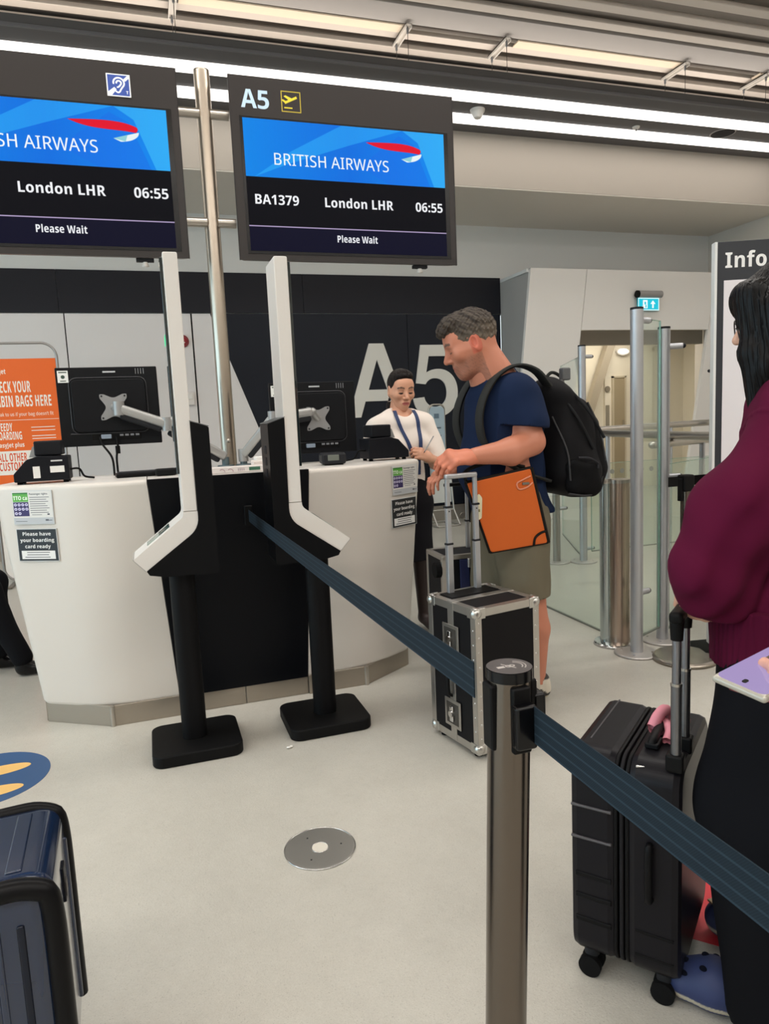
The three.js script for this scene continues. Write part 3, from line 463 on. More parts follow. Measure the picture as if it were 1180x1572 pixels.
{
  const t = thing('desk_scale_readout', 'flat white baggage scale panel with a green window', 'panel', [0.43, HC, -3.6]);
  mesh('case', bx(0.3, 0.03, 0.08, 0, 0.015, 0, 0.004), mat(0xdcd4d0, 0.5), t); mesh('window', bx(0.055, 0.016, 0.003, 0.06, 0.016, 0.0405, 0.001), mat(0x3f6a55, 0.3), t, 'green readout window');
  mesh('arc_print', [new THREE.TorusGeometry(0.014, 0.0012, 5, 16, 2.4).translate(-0.1, 0.006, 0.0405), new THREE.TorusGeometry(0.014, 0.0012, 5, 16, 2.4).translate(-0.06, 0.006, 0.0405)], mat(0x8c5a6a, 0.6), t); for (let k = 0; k < 4; k++) mesh('key', bx(0.004, 0.012, 0.002, -0.02 + k * 0.009, 0.015, 0.0405, 0.0005), mat(0xa99aa0, 0.6), t);
  const c = thing('card_terminal', 'dark payment terminal with a grey window behind the white kiosk frame', 'terminal', [0.93, HC, -3.72], -0.1); mesh('body', bx(0.13, 0.06, 0.14, 0, 0.035, 0, 0.015), darkGrey, c); mesh('window', bx(0.06, 0.03, 0.004, -0.005, 0.04, 0.071, 0.003), mat(0x6e746c, 0.2), c); mesh('foot', bx(0.1, 0.008, 0.11, 0, 0.004, 0, 0.002), black, c);
  const k = thing('keyboard', 'low black keyboard on the desk beside the white kiosk', 'keyboard', [-0.02, HC, -3.8], 0.1); mesh('case', bx(0.3, 0.02, 0.13, 0, 0.01, 0, 0.006), black, k); mesh('key_block', bx(0.28, 0.008, 0.11, 0, 0.022, 0, 0.003), darkGrey, k); mesh('wrist_rest', bx(0.1, 0.035, 0.06, 0.08, 0.018, 0.1, 0.01), mat(0x0e0f10, 0.6), k);
  const cu = thing('paper_tray', 'low white tray of slips beside the steel pole', 'tray', [0.57, HC, -3.75]); mesh('tray', [bx(0.13, 0.045, 0.1, 0, 0.0235, 0, 0.004)], mat(0xe0d6d0, 0.6), cu); mesh('slips', bx(0.1, 0.02, 0.08, 0, 0.055, 0, 0.003), paper, cu); mesh('foot', bx(0.12, 0.002, 0.09, 0, 0.001, 0, 0), rubber, cu);
  for (const [x, l] of [[-0.235, 'thin black cable hanging from the middle of the monitor beside the poster'], [-0.155, 'black cable with a ferrite lump hanging below the monitor beside the poster']]) { const c2 = tag(mesh('monitor_cable', [tube(x < -0.2 ? [[x, 1.36, -3.96], [x + 0.01, 1.32, -3.95], [x + 0.05, 1.25, -3.93], [x + 0.055, HC + 0.003, -3.93]] : [[x, 1.36, -3.96], [x + 0.002, 1.3, -3.95], [x - 0.008, 1.25, -3.94], [x - 0.008, HC + 0.003, -3.94]], 0.0055), ...(x < -0.2 ? [] : [cyl(0.012, 0.012, 0.04, x + 0.001, 1.29, -3.948, 12)])], black), l, 'cable'); }
}
// ---------- posts, glass and signs around the exit ----------
const baseDisc = (r, h) => lathe([[0, h], [r * 0.3, h], [r - 0.02, h * 0.8], [r - 0.004, h * 0.45], [r, 0], [0, 0]], 56);
function gatePost(x, z, h, label, o = {}) {
  const t = thing('gate_post', label, 'post', [x, 0, z]);
  mesh('tube', cyl(0.034, 0.034, h, 0, h / 2, 0, 36), o.m || alu, t); mesh('cap', cyl(0.034, 0.0345, 0.012, 0, h + 0.004, 0, 36), darkGrey, t); mesh('base_disc', lathe([[0, 0.014], [0.115, 0.014], [0.122, 0.008], [0.122, 0], [0, 0]], 56), mat(0xb9b5b2, 0.4, 0.6), t);
  for (const [a, y] of (o.clamps || [])) { const c = mesh('glass_clamp', [rod([0.025 * Math.cos(a), y, 0.025 * Math.sin(a)], [0.1 * Math.cos(a), y, 0.1 * Math.sin(a)], 0.017, 0.017, 14)], alu, t); mesh('screw', sph(0.014, 0.105 * Math.cos(a), y, 0.105 * Math.sin(a)), darkGrey, c); }
  for (let k = 0; k < 4; k++) mesh('bolt', cyl(0.007, 0.007, 0.004, 0.085 * Math.cos(k * 1.57 + 0.8), 0.016, 0.085 * Math.sin(k * 1.57 + 0.8), 8), chrome, t);
  return t;
}
gatePost(2.532, -3.271, 1.905, 'tall round aluminium gate post beside the fat steel pylon', { clamps: [[-0.25, 1.85], [-0.25, 0.35]] });
gatePost(2.815, -3.4, 1.82, 'round aluminium gate post behind the tall front gate post', { clamps: [[0.5, 1.72], [0.2, 0.98]] });
gatePost(3.5, -5.66, 1.25, 'far grey gate post with a small clamp, partly under the backpack', { m: mat(0x8f8b84, 0.35, 0.9), clamps: [[0, 0.5]] });
gatePost(3.72, -5.56, 1.95, 'far tall gate post at the edge of the corridor opening', { clamps: [[0, 1.86], [0, 0.12]] });
gatePost(5.17, -5.5, 1.88, 'far gate post beside the information sign', { clamps: [[3.1, 1.7]] });
{
  const t = thing('steel_pylon', 'fat brushed steel barrier pylon with a slimmer tube at its side', 'pylon', [2.545, 0, -3.47]);
  mesh('drum', cyl(0.062, 0.062, 0.94, 0.015, 0.49, 0, 48), mat(0xb7a596, 0.3, 1), t); mesh('side_tube', cyl(0.034, 0.034, 0.94, -0.06, 0.49, -0.02, 32), mat(0xb6c0c0, 0.25, 1), t);
  mesh('cap', [cyl(0.066, 0.066, 0.02, 0.015, 0.97, 0, 48), cyl(0.037, 0.037, 0.02, -0.06, 0.97, -0.02, 32)], steel, t); mesh('base_plate', lathe([[0, 0.02], [0.11, 0.02], [0.118, 0], [0, 0]], 48).translate(-0.02, 0, 0), chrome, t);
  mesh('gate_hinge', rod([-0.09, 0.95, -0.03], [-0.2, 0.95, -0.06], 0.012), steel, t);
}
function glass(name, a, b, y0, y1, label) {
  const L = Math.hypot(b[0] - a[0], b[1] - a[1]), t = thing(name, label, 'glass', [(a[0] + b[0]) / 2, 0, (a[1] + b[1]) / 2], Math.atan2(-(b[1] - a[1]), b[0] - a[0]));
  mesh('pane', bx(L, y1 - y0, 0.01, 0, (y0 + y1) / 2, 0, 0.002), mat(0xf6fcf9, 0.02, 0, { transmission: 1, thickness: 0, ior: 1.5 }), t);
  const edge = mat(0x9fc9ba, 0.15, 0, { transmission: 0.5, thickness: 0 });
  mesh('edge', bx(0.003, y1 - y0, 0.0105, -L / 2, (y0 + y1) / 2, 0, 0), edge, t); mesh('edge', bx(L, 0.003, 0.0105, 0, y1, 0, 0), edge, t); mesh('edge', bx(0.003, y1 - y0, 0.0105, L / 2, (y0 + y1) / 2, 0, 0), edge, t); mesh('floor_seal', bx(L, 0.01, 0.014, 0, y0 > 0.05 ? y0 : 0.005, 0, 0.002), mat(0x6b7068, 0.6), t);
  return t;
}
glass('glass_screen', [2.575, -3.29], [2.775, -3.385], 0.09, 1.86, 'narrow tall glass pane between the two nearer gate posts');
glass('glass_screen', [2.6, -3.62], [2.615, -5.2], 0.0, 0.93, 'low glass barrier running back along the floor from the steel pylon');
glass('glass_screen', [3.8, -5.68], [4.38, -6.95], 0.0, 1.88, 'tall glass pane leading from the far gate post into the corridor');
glass('glass_screen', [2.86, -3.42], [3.55, -3.74], 0.06, 1.05, 'low glass pane behind the silver stanchion');
{ const g = glass('glass_gate', [3.78, -5.52], [5.1, -5.48], 0.1, 0.9, 'low glass gate with a row of grey dots before the corridor'); for (let k = 0; k < 7; k++) mesh('dot', cyl(0.022, 0.022, 0.002, -0.55 + k * 0.105, 0.82, 0.0065, 18).rotateX(0).applyMatrix4(new THREE.Matrix4().makeTranslation(0, -0.82, -0.0065)).rotateX(Math.PI / 2).translate(0, 0, 0).applyMatrix4(new THREE.Matrix4().makeTranslation(0, 0.82, 0.0065)), mat(0x7d8078, 0.5), g); }
function rail(a, b, r, label) { const t = thing('hand_rail', label, 'rail', a); const e = [b[0] - a[0], b[1] - a[1], b[2] - a[2]]; mesh('tube', rod([0, 0, 0], e, r), steel, t); mesh('end_cap', sph(r, 0, 0, 0), steel, t); mesh('end_cap', sph(r, ...e), steel, t); for (const k of [0.15, 0.68]) mesh('stand', [rod([e[0] * k, -a[1], e[2] * k], [e[0] * k, 0, e[2] * k], 0.018)], alu, t); return t; }
rail([3.75, 1.2, -5.62], [5.2, 1.215, -5.62], 0.03, 'far straight steel hand rail level with the corridor opening');
rail([3.42, 1.2, -4.95], [3.1, 1.2, -3.3], 0.026, 'steel hand rail running forward behind the tall gate post');
rail([2.98, 1.15, -3.7], [3.8, 1.15, -3.98], 0.024, 'near steel hand rail above the low glass pane');
function stanchion(x, z, h, r, label, lean = 0) {
  const t = thing('belt_stanchion', label, 'stanchion', [x, 0, z]);
  mesh('post', rod([-lean, 0.01, 0], [0, h - 0.012, 0], r, r, 40), mat(0x6f675f, 0.22, 1), t);
  mesh('base', baseDisc(0.17, 0.035).translate(-lean, 0, 0), mat(0xa9a196, 0.3, 1), t);
  return t;
}
// near stanchion with its head and the two belts
{
  const X = 0.4775, Z = -0.907, TH = 1.011, R = 0.0318, t = stanchion(X, Z, TH, R, 'near steel belt stanchion with a round printed cap', 0.035);
  mesh('collar', [cyl(0.0345, 0.0345, 0.016, 0, TH - 0.008, 0, 48)], blackGloss, t);
  const capTex = canvas(256, 256, (g, w) => { g.fillStyle = '#4a4645'; g.fillRect(0, 0, w, w); g.strokeStyle = '#a7a19c'; g.lineWidth = 7; for (const r of [56, 74]) { g.beginPath(); g.arc(150, 128, r, -1.1, 0.9); g.stroke(); } g.fillStyle = '#b3ada8'; g.fillRect(52, 116, 46, 28); g.lineWidth = 9; g.beginPath(); g.moveTo(98, 84); g.lineTo(150, 170); g.stroke(); g.beginPath(); g.arc(122, 130, 14, 0, 7); g.stroke(); g.beginPath(); g.arc(146, 128, 13, 0, 7); g.stroke(); });
  mesh('cap_print', new THREE.CircleGeometry(0.0335, 40).rotateX(-Math.PI / 2).translate(0, TH + 0.0006, 0), mat(0xffffff, 0.4, 0, { map: capTex }), t);
  for (const a of [0, 1, 2, 3]) { const th = a * Math.PI / 2, f = g => g.rotateY(th); const c = mesh('belt_slot', f(bx(0.03, 0.1, 0.012, 0, TH - 0.07, 0.0325, 0.004)), black, t); if (a === 0 || a === 1) mesh('belt_end', f(bx(0.034, 0.066, 0.02, 0, TH - 0.076, 0.042, 0.005)), blackGloss, c); }
  const beltTex = dataTex(64, (i, x, y) => { const s = 16 + ((y % 16) < 3 ? 14 : 0) + ((x + y) % 4 < 2 ? 4 : 0); return [s * 0.95 + 12, s * 1.2 + 18, s * 1.35 + 24]; });
  beltTex.repeat.set(40, 1);
  const beltM = mat(0xffffff, 0.8, 0, { map: beltTex });
  function belt(a, b, w, sag, label) {
    const N = 30, s = new THREE.PlaneGeometry(1, w, N, 1), P = s.attributes.position; const g = new THREE.BoxGeometry(1, w, 0.0018, N, 1, 1), Q = g.attributes.position;
    for (let i = 0; i < Q.count; i++) { const u = Q.getX(i) + 0.5, v = Q.getY(i), n = Q.getZ(i); Q.setXYZ(i, a[0] + (b[0] - a[0]) * u + n, a[1] + (b[1] - a[1]) * u + v - sag * 4 * u * (1 - u), a[2] + (b[2] - a[2]) * u); }
    g.computeVertexNormals(); return tag(mesh('queue_belt', g, beltM), label, 'belt');
  }
  belt([0.436, 0.985, -0.94], [0.43, 0.952, -3.438], 0.056, 0.006, 'blue grey queue belt stretched from the near stanchion to the desk');
  belt([0.489, 0.939, -0.86], [0.495, 0.944, 1.16], 0.055, 0.004, 'blue grey queue belt running from the near stanchion past the black suitcase');
  const s2 = stanchion(0.5, 1.2, 1.01, 0.0318, 'steel belt stanchion at the far end of the second queue belt'); mesh('collar', cyl(0.0345, 0.0345, 0.05, 0, 0.985, 0, 32), black, s2);
}
{ // silver stanchion behind the suitcase handle
  const t = stanchion(2.698, -3.082, 1.015, 0.027, 'steel belt stanchion with a black head before the low glass'); mesh('head', [span(-0.034, 0.034, 0.93, 1.02, -0.03, 0.03, 0.01)], black, t); mesh('belt_slot', span(-0.042, -0.03, 0.88, 1.0, -0.016, 0.016, 0.003), black, t); mesh('belt_slot', span(0.03, 0.042, 0.88, 1.0, -0.016, 0.016, 0.003), black, t);
  tag(mesh('queue_belt', bx(0.95, 0.055, 0.003, 3.2, 0.965, -3.25, 0.0005), black), 'short black queue belt behind the woman in burgundy', 'belt');
}
{ // information totem
  const t = thing('information_sign', 'tall dark information totem with a white panel', 'sign', [2.893, 0, -3.109], -0.41), W = 0.86, H = 2.2;
  mesh('board', bx(W, H, 0.045, W / 2 + 0.012, H / 2 + 0.022, -0.02, 0.003), mat(0x22262d, 0.45), t); mesh('side_trim', bx(0.014, H, 0.05, 0.006, H / 2 + 0.022, -0.02, 0.002), mat(0xd9dad8, 0.4), t);
  const tx = canvas(1024, 208, (g, w, h) => { g.fillStyle = '#23272e'; g.fillRect(0, 0, w, h); g.fillStyle = '#e7e7e6'; g.font = 'bold 136px sans-serif'; g.fillText('Information', 16, 150, 880); });
  mesh('header', plane(0.81, 0.165, W / 2 + 0.012, H - 0.075, 0.0028), mat(0xffffff, 0.45, 0, { map: tx }), t);
  mesh('white_panel', bx(0.79, 1.86, 0.004, W / 2 + 0.012, H - 0.175 - 0.93, 0.003, 0.001), mat(0xdedade, 0.4), t);
  mesh('foot', hull8([[-0.12, 0, 0.16], [0.2, 0, 0.16], [0.2, 0, -0.2], [-0.12, 0, -0.2]], [[0.02, 0.06, 0.02], [0.06, 0.06, 0.02], [0.06, 0.06, -0.06], [0.02, 0.06, -0.06]]), black, t); mesh('foot', hull8([[0.66, 0, 0.16], [0.98, 0, 0.16], [0.98, 0, -0.2], [0.66, 0, -0.2]], [[0.8, 0.06, 0.02], [0.84, 0.06, 0.02], [0.84, 0.06, -0.06], [0.8, 0.06, -0.06]]), black, t);
}
{ // orange bag poster in a steel hoop frame
  const t = thing('bag_poster_stand', 'orange and white cabin bag poster in a rounded steel hoop frame', 'sign', [-1.065, 0, -7.36], -0.03);
  const hw = 0.32; mesh('hoop', new THREE.TubeGeometry(new THREE.CatmullRomCurve3(roundRect(hw * 2, 2.2, 0.13, 0, 1.13).getPoints(10).map(p => V3(p.x, p.y, 0)), true, 'catmullrom', 0.01), 200, 0.012, 10, true), mat(0x9d9a98, 0.35, 0.8), t);
  const tex = canvas(600, 2030, (g, w, h) => {
    const Y = y => (2.09 - y) / 2.03 * h; g.fillStyle = '#f0691a'; g.fillRect(0, 0, w, h); g.fillStyle = '#f5efe6'; g.textBaseline = 'alphabetic';
    const T = (s, x, y, px, mw, wt = 'bold') => { g.font = wt + ' ' + px + 'px sans-serif'; g.fillText(s, x, Y(y), mw); };
    T('easyJet', 40, 1.955, 62, 140); T('CHECK YOUR', 40, 1.785, 142, 330); T('CABIN BAGS HERE', 40, 1.655, 142, 495); T('Speak to us if your bag doesn’t fit', 40, 1.57, 44, 500, 'normal'); g.fillRect(20, Y(1.535), 560, 4);
    T('SPEEDY', 40, 1.435, 100, 145); T('BOARDING', 40, 1.355, 100, 220); T('easyJet plus', 40, 1.285, 58, 230); for (const y of [1.465, 1.435, 1.385, 1.36, 1.3, 1.285]) g.fillRect(340, Y(y), 200, 7);
    g.fillRect(0, Y(1.25), w, Y(1.03) - Y(1.25)); g.fillStyle = '#e0501c'; T('ALL OTHER', 40, 1.155, 104, 240); T('CUSTOMERS', 40, 1.07, 104, 290); g.fillRect(370, Y(1.17), 100, 6); g.fillRect(370, Y(1.14), 90, 6);
    g.fillStyle = '#efe9e2'; g.beginPath(); g.roundRect(190, Y(0.96), 330, 620, 40); g.fill(); g.strokeStyle = '#efe9e2'; g.lineWidth = 16; g.strokeRect(270, Y(1.0), 150, 60); g.strokeStyle = '#f0691a'; g.lineWidth = 6; g.strokeRect(220, Y(0.93), 270, 560);
    g.fillStyle = '#ece7e1'; g.fillRect(0, Y(0.62), w, h); g.fillStyle = '#d9806a'; for (let k = 0; k < 4; k++) g.fillRect(40, Y(0.52 - k * 0.09), 180, 14);
  });
  mesh('poster', quad([-hw + 0.014, 0.06, 0.004], [hw - 0.014, 0.06, 0.004], [hw - 0.014, 2.09, 0.004], [-hw + 0.014, 2.09, 0.004]), mat(0xffffff, 0.5, 0, { map: tex }), t); mesh('board', span(-hw + 0.014, hw - 0.014, 0.06, 2.09, -0.008, 0.003, 0.001), white, t);
  for (const s of [-1, 1]) mesh('foot', bx(0.04, 0.02, 0.5, s * 0.24, 0.012, 0, 0.006), steelDark, t);
}
{ // bag gauge by the dark wall
  const t = thing('bag_gauge_stand', 'slim grey bag gauge stand with a rounded sign before the dark wall', 'stand', [3.5, 0, -8.42], 0.1);
  mesh('sign', ext(rounded([[-0.1, 0.62], [0.115, 0.62], [0.115, 1.52], [-0.1, 1.52]], [0.004, 0.004, 0.07, 0.07], 8), 0.02, 0.003).translate(0, 0, -0.04), mat(0x9fb3c0, 0.45), t); mesh('sign_frame', new THREE.TubeGeometry(new THREE.CatmullRomCurve3(roundRect(0.225, 0.95, 0.07, 0.008, 1.07).getPoints(8).map(p => V3(p.x, p.y, -0.03)), true, 'catmullrom', 0.05), 120, 0.011, 8, true), steel, t);
  for (let k = 0; k < 3; k++) mesh('print_line', bx(0.1, 0.02, 0.002, 0.01, 1.05 + k * 0.1, -0.019, 0), mat(0x5f6f7c, 0.6), t); mesh('print_mark', bx(0.07, 0.06, 0.002, 0, 1.4, -0.019, 0), mat(0x5f7484, 0.6), t);
  mesh('tray_panel', bx(0.3, 0.3, 0.012, 0.02, 0.44, 0.0, 0.004), mat(0xc3c6c4, 0.5), t);
  const w = (...p) => mesh('wire_frame', tube(p, 0.011, 24, 8, 0.02), mat(0xb9b6b0, 0.35, 0.8), t); w([-0.15, 0.012, 0.2], [0.17, 0.012, 0.2], [0.17, 0.2, 0.05], [0.17, 0.6, 0.0]); w([-0.15, 0.012, 0.2], [-0.15, 0.2, 0.05], [-0.15, 0.6, 0.0]); w([-0.15, 0.2, 0.05], [0.17, 0.2, 0.05]); w([-0.15, 0.012, 0.2], [-0.15, 0.012, -0.2], [0.17, 0.012, -0.2], [0.17, 0.012, 0.2]);
  mesh('ring', new THREE.TorusGeometry(0.04, 0.006, 6, 24).translate(0.3, 0.1, 0.05), steelDark, t);
  const c = thing('waste_bin', 'small black bin against the wall behind the man', 'bin', [4.05, 0, -8.45]); mesh('body', lathe([[0, 0], [0.14, 0], [0.17, 0.5], [0.16, 0.5], [0.13, 0.02]], 32), black, c); mesh('rim', new THREE.TorusGeometry(0.168, 0.012, 8, 32).rotateX(Math.PI / 2).translate(0, 0.5, 0), darkGrey, c);
}
tag(mesh('paper_scrap', [new THREE.TorusGeometry(0.006, 0.004, 8, 14, 4).rotateX(1.2).translate(0.462, 0.0065, -2.895), sph(0.006, 0.474, 0.006, -2.9, 1.3, 0.8, 1)], paper), 'tiny crumpled white scrap on the floor beside the kiosk base', 'scrap');
{ // floor fittings and markings
  const t = thing('floor_socket_cover', 'round flat metal floor cover with a pale centre plug', 'cover', [0.422, 0, -2.141]);
  mesh('plate', lathe([[0.028, 0.0035], [0.108, 0.0035], [0.115, 0.002], [0.117, 0.0001], [0.028, 0.0001]], 64), mat(0x97958f, 0.42, 0.7), t); mesh('rim', new THREE.TorusGeometry(0.116, 0.0018, 6, 72).rotateX(Math.PI / 2).translate(0, 0.002, 0), chrome, t);
  mesh('plug', cyl(0.026, 0.026, 0.003, 0, 0.0016, 0, 32), mat(0xcfc9bd, 0.6), t); mesh('plug_rim', new THREE.TorusGeometry(0.0275, 0.0015, 6, 40).rotateX(Math.PI / 2).translate(0, 0.003, 0), chrome, t);
  for (const a of [0.1, 2.2, 4.3]) mesh('screw', cyl(0.003, 0.003, 0.001, 0.07 * Math.cos(a), 0.004, 0.07 * Math.sin(a), 8), darkGrey, t);
  const m = thing('floor_marking', 'round blue floor marking with yellow footprints by the desk', 'marking', [-0.745, 0, -3.125]); mesh('disc', cyl(0.242, 0.242, 0.0012, 0, 0.0006, 0, 64), mat(0x2f5480, 0.5), m);
  for (const z of [-0.06, 0.13]) mesh('footprint', new THREE.CylinderGeometry(1, 1, 0.0006, 32).scale(0.13, 1, 0.045).rotateY(0.12).translate(0.03, 0.0015, z), mat(0xe9bd72, 0.5), m, 'yellow footprint');
  const rd = thing('floor_marking', 'red floor marking with white bars under the black suitcase', 'marking', [1.42, 0, -1.55], 0.75); mesh('sheet', bx(0.5, 0.0012, 0.34, 0, 0.0006, 0, 0), mat(0xd0303a, 0.5), rd); for (const z of [-0.09, 0.08]) mesh('bar', bx(0.44, 0.0006, 0.035, 0, 0.0014, z, 0), mat(0xe6dfd8, 0.5), rd);
}
// ---------- luggage ----------
function wheelPair(t, x, z, r = 0.026, m = rubber) { const c = mesh('caster', [cyl(0.018, 0.018, 0.03, x, r * 2 + 0.012, z, 16), span(x - 0.008, x + 0.008, r * 0.6, r * 2 + 0.01, z - 0.012, z + 0.012, 0.004)], darkGrey, t); for (const s of [-1, 1]) mesh('wheel', [cyl(r, r, 0.016, 0, 0, 0, 24).rotateZ(Math.PI / 2).translate(x + s * 0.017, r, z), new THREE.TorusGeometry(r - 0.004, 0.004, 6, 24).rotateY(Math.PI / 2).translate(x + s * 0.017, r, z)], m, c); }
{ // black flight case
  const t = thing('flight_case', 'black flight case with riveted aluminium edges and butterfly latches', 'case', [1.284, 0, -2.666], 0.2), W = 0.325, H = 0.595, D = 0.33, y0 = 0.027;
  const ply = mat(0x121113, 0.6, 0, { bumpMap: dataTex(64, (i, x, y) => { const v = ((x >> 2) + (y >> 2)) % 2 ? 110 : 150; return [v, v, v]; }, false, [12, 12]), bumpScale: 0.0004 }), ed = mat(0xbcb8b2, 0.3, 0.9);
  mesh('panels', bx(W, H, D, 0, y0 + H / 2, 0, 0.003), ply, t);
  const e = 0.03, q = 0.002, yT = y0 + H, yB = y0;
  const L = (x0, x1, a, b, c, d) => mesh('edge_rail', span(x0, x1, a, b, c, d, 0.002), ed, t);
  for (const sx of [-1, 1]) for (const sz of [-1, 1]) { const X = sx * W / 2, Z = sz * D / 2; mesh('edge_rail', [span(Math.min(X + sx * q, X - sx * e), Math.max(X + sx * q, X - sx * e), yB, yT, Math.min(Z + sz * q, Z), Math.max(Z + sz * q, Z), 0.001), span(Math.min(X + sx * q, X), Math.max(X + sx * q, X), yB, yT, Math.min(Z + sz * q, Z - sz * e), Math.max(Z + sz * q, Z - sz * e), 0.001)], ed, t); }
  for (const y of [yB, yT]) { const sy = y === yT ? 1 : -1; const yy = [Math.min(y + sy * q, y - sy * e), Math.max(y + sy * q, y - sy * e)], y2 = [Math.min(y + sy * q, y), Math.max(y + sy * q, y)];
    for (const sz of [-1, 1]) { const Z = sz * D / 2; mesh('edge_rail', [span(-W / 2, W / 2, yy[0], yy[1], Math.min(Z + sz * q, Z), Math.max(Z + sz * q, Z), 0.001), span(-W / 2, W / 2, y2[0], y2[1], Math.min(Z + sz * q, Z - sz * e), Math.max(Z + sz * q, Z - sz * e), 0.001)], ed, t); }
    for (const sx of [-1, 1]) { const X = sx * W / 2; mesh('edge_rail', [span(Math.min(X + sx * q, X), Math.max(X + sx * q, X), yy[0], yy[1], -D / 2, D / 2, 0.001), span(Math.min(X + sx * q, X - sx * e), Math.max(X + sx * q, X - sx * e), y2[0], y2[1], -D / 2, D / 2, 0.001)], ed, t); } }
  for (const sx of [-1, 1]) for (const sz of [-1, 1]) for (const y of [yB + 0.016, yT - 0.016]) mesh('ball_corner', [sph(0.024, sx * (W / 2 - 0.012), y, sz * (D / 2 - 0.012)), bx(0.05, 0.042, 0.006, sx * (W / 2 - 0.024), y, sz * (D / 2 + 0.001), 0.002), bx(0.006, 0.042, 0.05, sx * (W / 2 + 0.001), y, sz * (D / 2 - 0.024), 0.002)], mat(0xc4c2bd, 0.28, 0.95), t);
  // lid seam: strip across the top and down the latch face
  mesh('lid_seam', [span(-W / 2, W / 2, yT, yT + 0.004, -0.025, 0.012, 0.001)], ed, t); mesh('lid_seam', span(-W / 2 - 0.004, -W / 2, yB, yT, -0.02, 0.02, 0.001), ed, t); mesh('lid_seam', span(W / 2, W / 2 + 0.004, yB, yT, -0.02, 0.02, 0.001), ed, t);
  for (const y of [0.47, 0.145]) { const l = mesh('latch', span(-W / 2 - 0.008, -W / 2 - 0.003, y - 0.06, y + 0.06, -0.056, 0.056, 0.002), mat(0xb9b6b1, 0.3, 0.95), t); mesh('latch_dish', span(-W / 2 - 0.009, -W / 2 - 0.0078, y - 0.046, y + 0.046, -0.042, 0.042, 0.0005), mat(0x55524e, 0.45, 0.8), l); mesh('latch_wing', [span(-W / 2 - 0.018, -W / 2 - 0.009, y - 0.034, y + 0.034, -0.012, 0.012, 0.004), cyl(0.014, 0.014, 0.016, 0, 0, 0, 16).rotateZ(Math.PI / 2).translate(-W / 2 - 0.014, y, 0)], chrome, l); }
  mesh('carry_handle', [tube([[-W / 2, 0.22, -0.005], [-W / 2 - 0.02, 0.24, -0.005], [-W / 2 - 0.02, 0.33, -0.005], [-W / 2, 0.35, -0.005]], 0.007, 20, 8)], black, t); 
  for (let k = 0; k < 9; k++) for (const z of [D / 2 + 0.0015]) for (const sx of [-1, 1]) mesh('rivet', sph(0.004, sx * (W / 2 - 0.016), y0 + 0.06 + k * 0.06, z, 1, 1, 0.5), chrome, t);
  for (let k = 0; k < 8; k++) mesh('rivet', sph(0.004, -W / 2 - 0.0015, y0 + 0.09 + k * 0.06, D / 2 - 0.016, 0.5, 1, 1), chrome, t);
  mesh('handle_well', span(-0.12, 0.13, yT, yT + 0.003, -D / 2 + 0.02, -0.05, 0.001), black, t);
  // telescopic handle
  for (const x of [-0.068, 0.078]) { mesh('handle_tube', span(x - 0.0145, x + 0.0145, yT, 0.84, -D / 2 + 0.02, -D / 2 + 0.043, 0.004), alu, t); mesh('handle_tube', span(x - 0.012, x + 0.012, 0.84, 1.0, -D / 2 + 0.022, -D / 2 + 0.041, 0.004), alu, t); mesh('handle_tube', span(x - 0.0095, x + 0.0095, 1.0, x < 0 ? 1.12 : 1.135, -D / 2 + 0.024, -D / 2 + 0.039, 0.003), alu, t); for (const y of [0.84, 1.0]) mesh('handle_collar', span(x - 0.016, x + 0.016, y - 0.006, y + 0.003, -D / 2 + 0.019, -D / 2 + 0.044, 0.002), darkGrey, t); mesh('rivet', cyl(0.003, 0.003, 0.002, 0, 0, 0, 8).rotateX(Math.PI / 2).translate(x, 0.98, -D / 2 + 0.042), black, t); }
  mesh('handle_grip', bx(0.168, 0.022, 0.024, 0.005, 1.128, -D / 2 + 0.031, 0.008), alu, t);
  for (const sx of [-1, 1]) for (const sz of [-1, 1]) mesh('foot', cyl(0.016, 0.018, y0, sx * 0.13, y0 / 2, sz * 0.12, 16), rubber, t);
}
{ // second case behind
  const t = thing('equipment_case', 'second black case with aluminium corners and a round black wheel, behind the flight case', 'case', [1.53, 0, -3.42], -0.05), ed = mat(0xb5b2ad, 0.35, 0.9);
  mesh('panels', bx(0.3, 0.64, 0.24, 0, 0.35, 0, 0.004), mat(0x0e0f14, 0.55), t); for (const sx of [-1, 1]) for (const sz of [-1, 1]) mesh('edge_rail', bx(0.024, 0.64, 0.024, sx * 0.142, 0.35, sz * 0.112, 0.003), ed, t);
  for (const sz of [-1, 1]) mesh('edge_rail', bx(0.3, 0.024, 0.024, 0, 0.664, sz * 0.112, 0.003), ed, t); for (const sx of [-1, 1]) mesh('edge_rail', bx(0.024, 0.024, 0.24, sx * 0.142, 0.664, 0, 0.003), ed, t);
  mesh('side_wheel', [cyl(0.04, 0.04, 0.03, 0, 0, 0, 28).rotateZ(Math.PI / 2).translate(-0.168, 0.6, 0.09)], rubber, t); mesh('cleat', bx(0.07, 0.05, 0.02, 0.02, 0.63, 0.13, 0.006), ed, t); mesh('strap', bx(0.05, 0.3, 0.008, -0.03, 0.5, 0.124, 0.002), mat(0x16204a, 0.7), t);
  for (const x of [-0.045, 0.07]) { mesh('handle_tube', span(x - 0.01, x + 0.01, 0.67, 0.82, -0.08, -0.062, 0.003), alu, t); mesh('handle_tube', span(x - 0.008, x + 0.008, 0.82, 1.02, -0.078, -0.064, 0.003), alu, t); mesh('handle_collar', span(x - 0.012, x + 0.012, 0.815, 0.824, -0.082, -0.06, 0.002), darkGrey, t); } mesh('handle_grip', bx(0.14, 0.02, 0.02, 0.012, 1.02, -0.071, 0.007), black, t);
  for (const sx of [-1, 1]) for (const sz of [-1, 1]) mesh('foot', cyl(0.018, 0.018, 0.032, sx * 0.11, 0.016, sz * 0.08, 14), rubber, t);
}
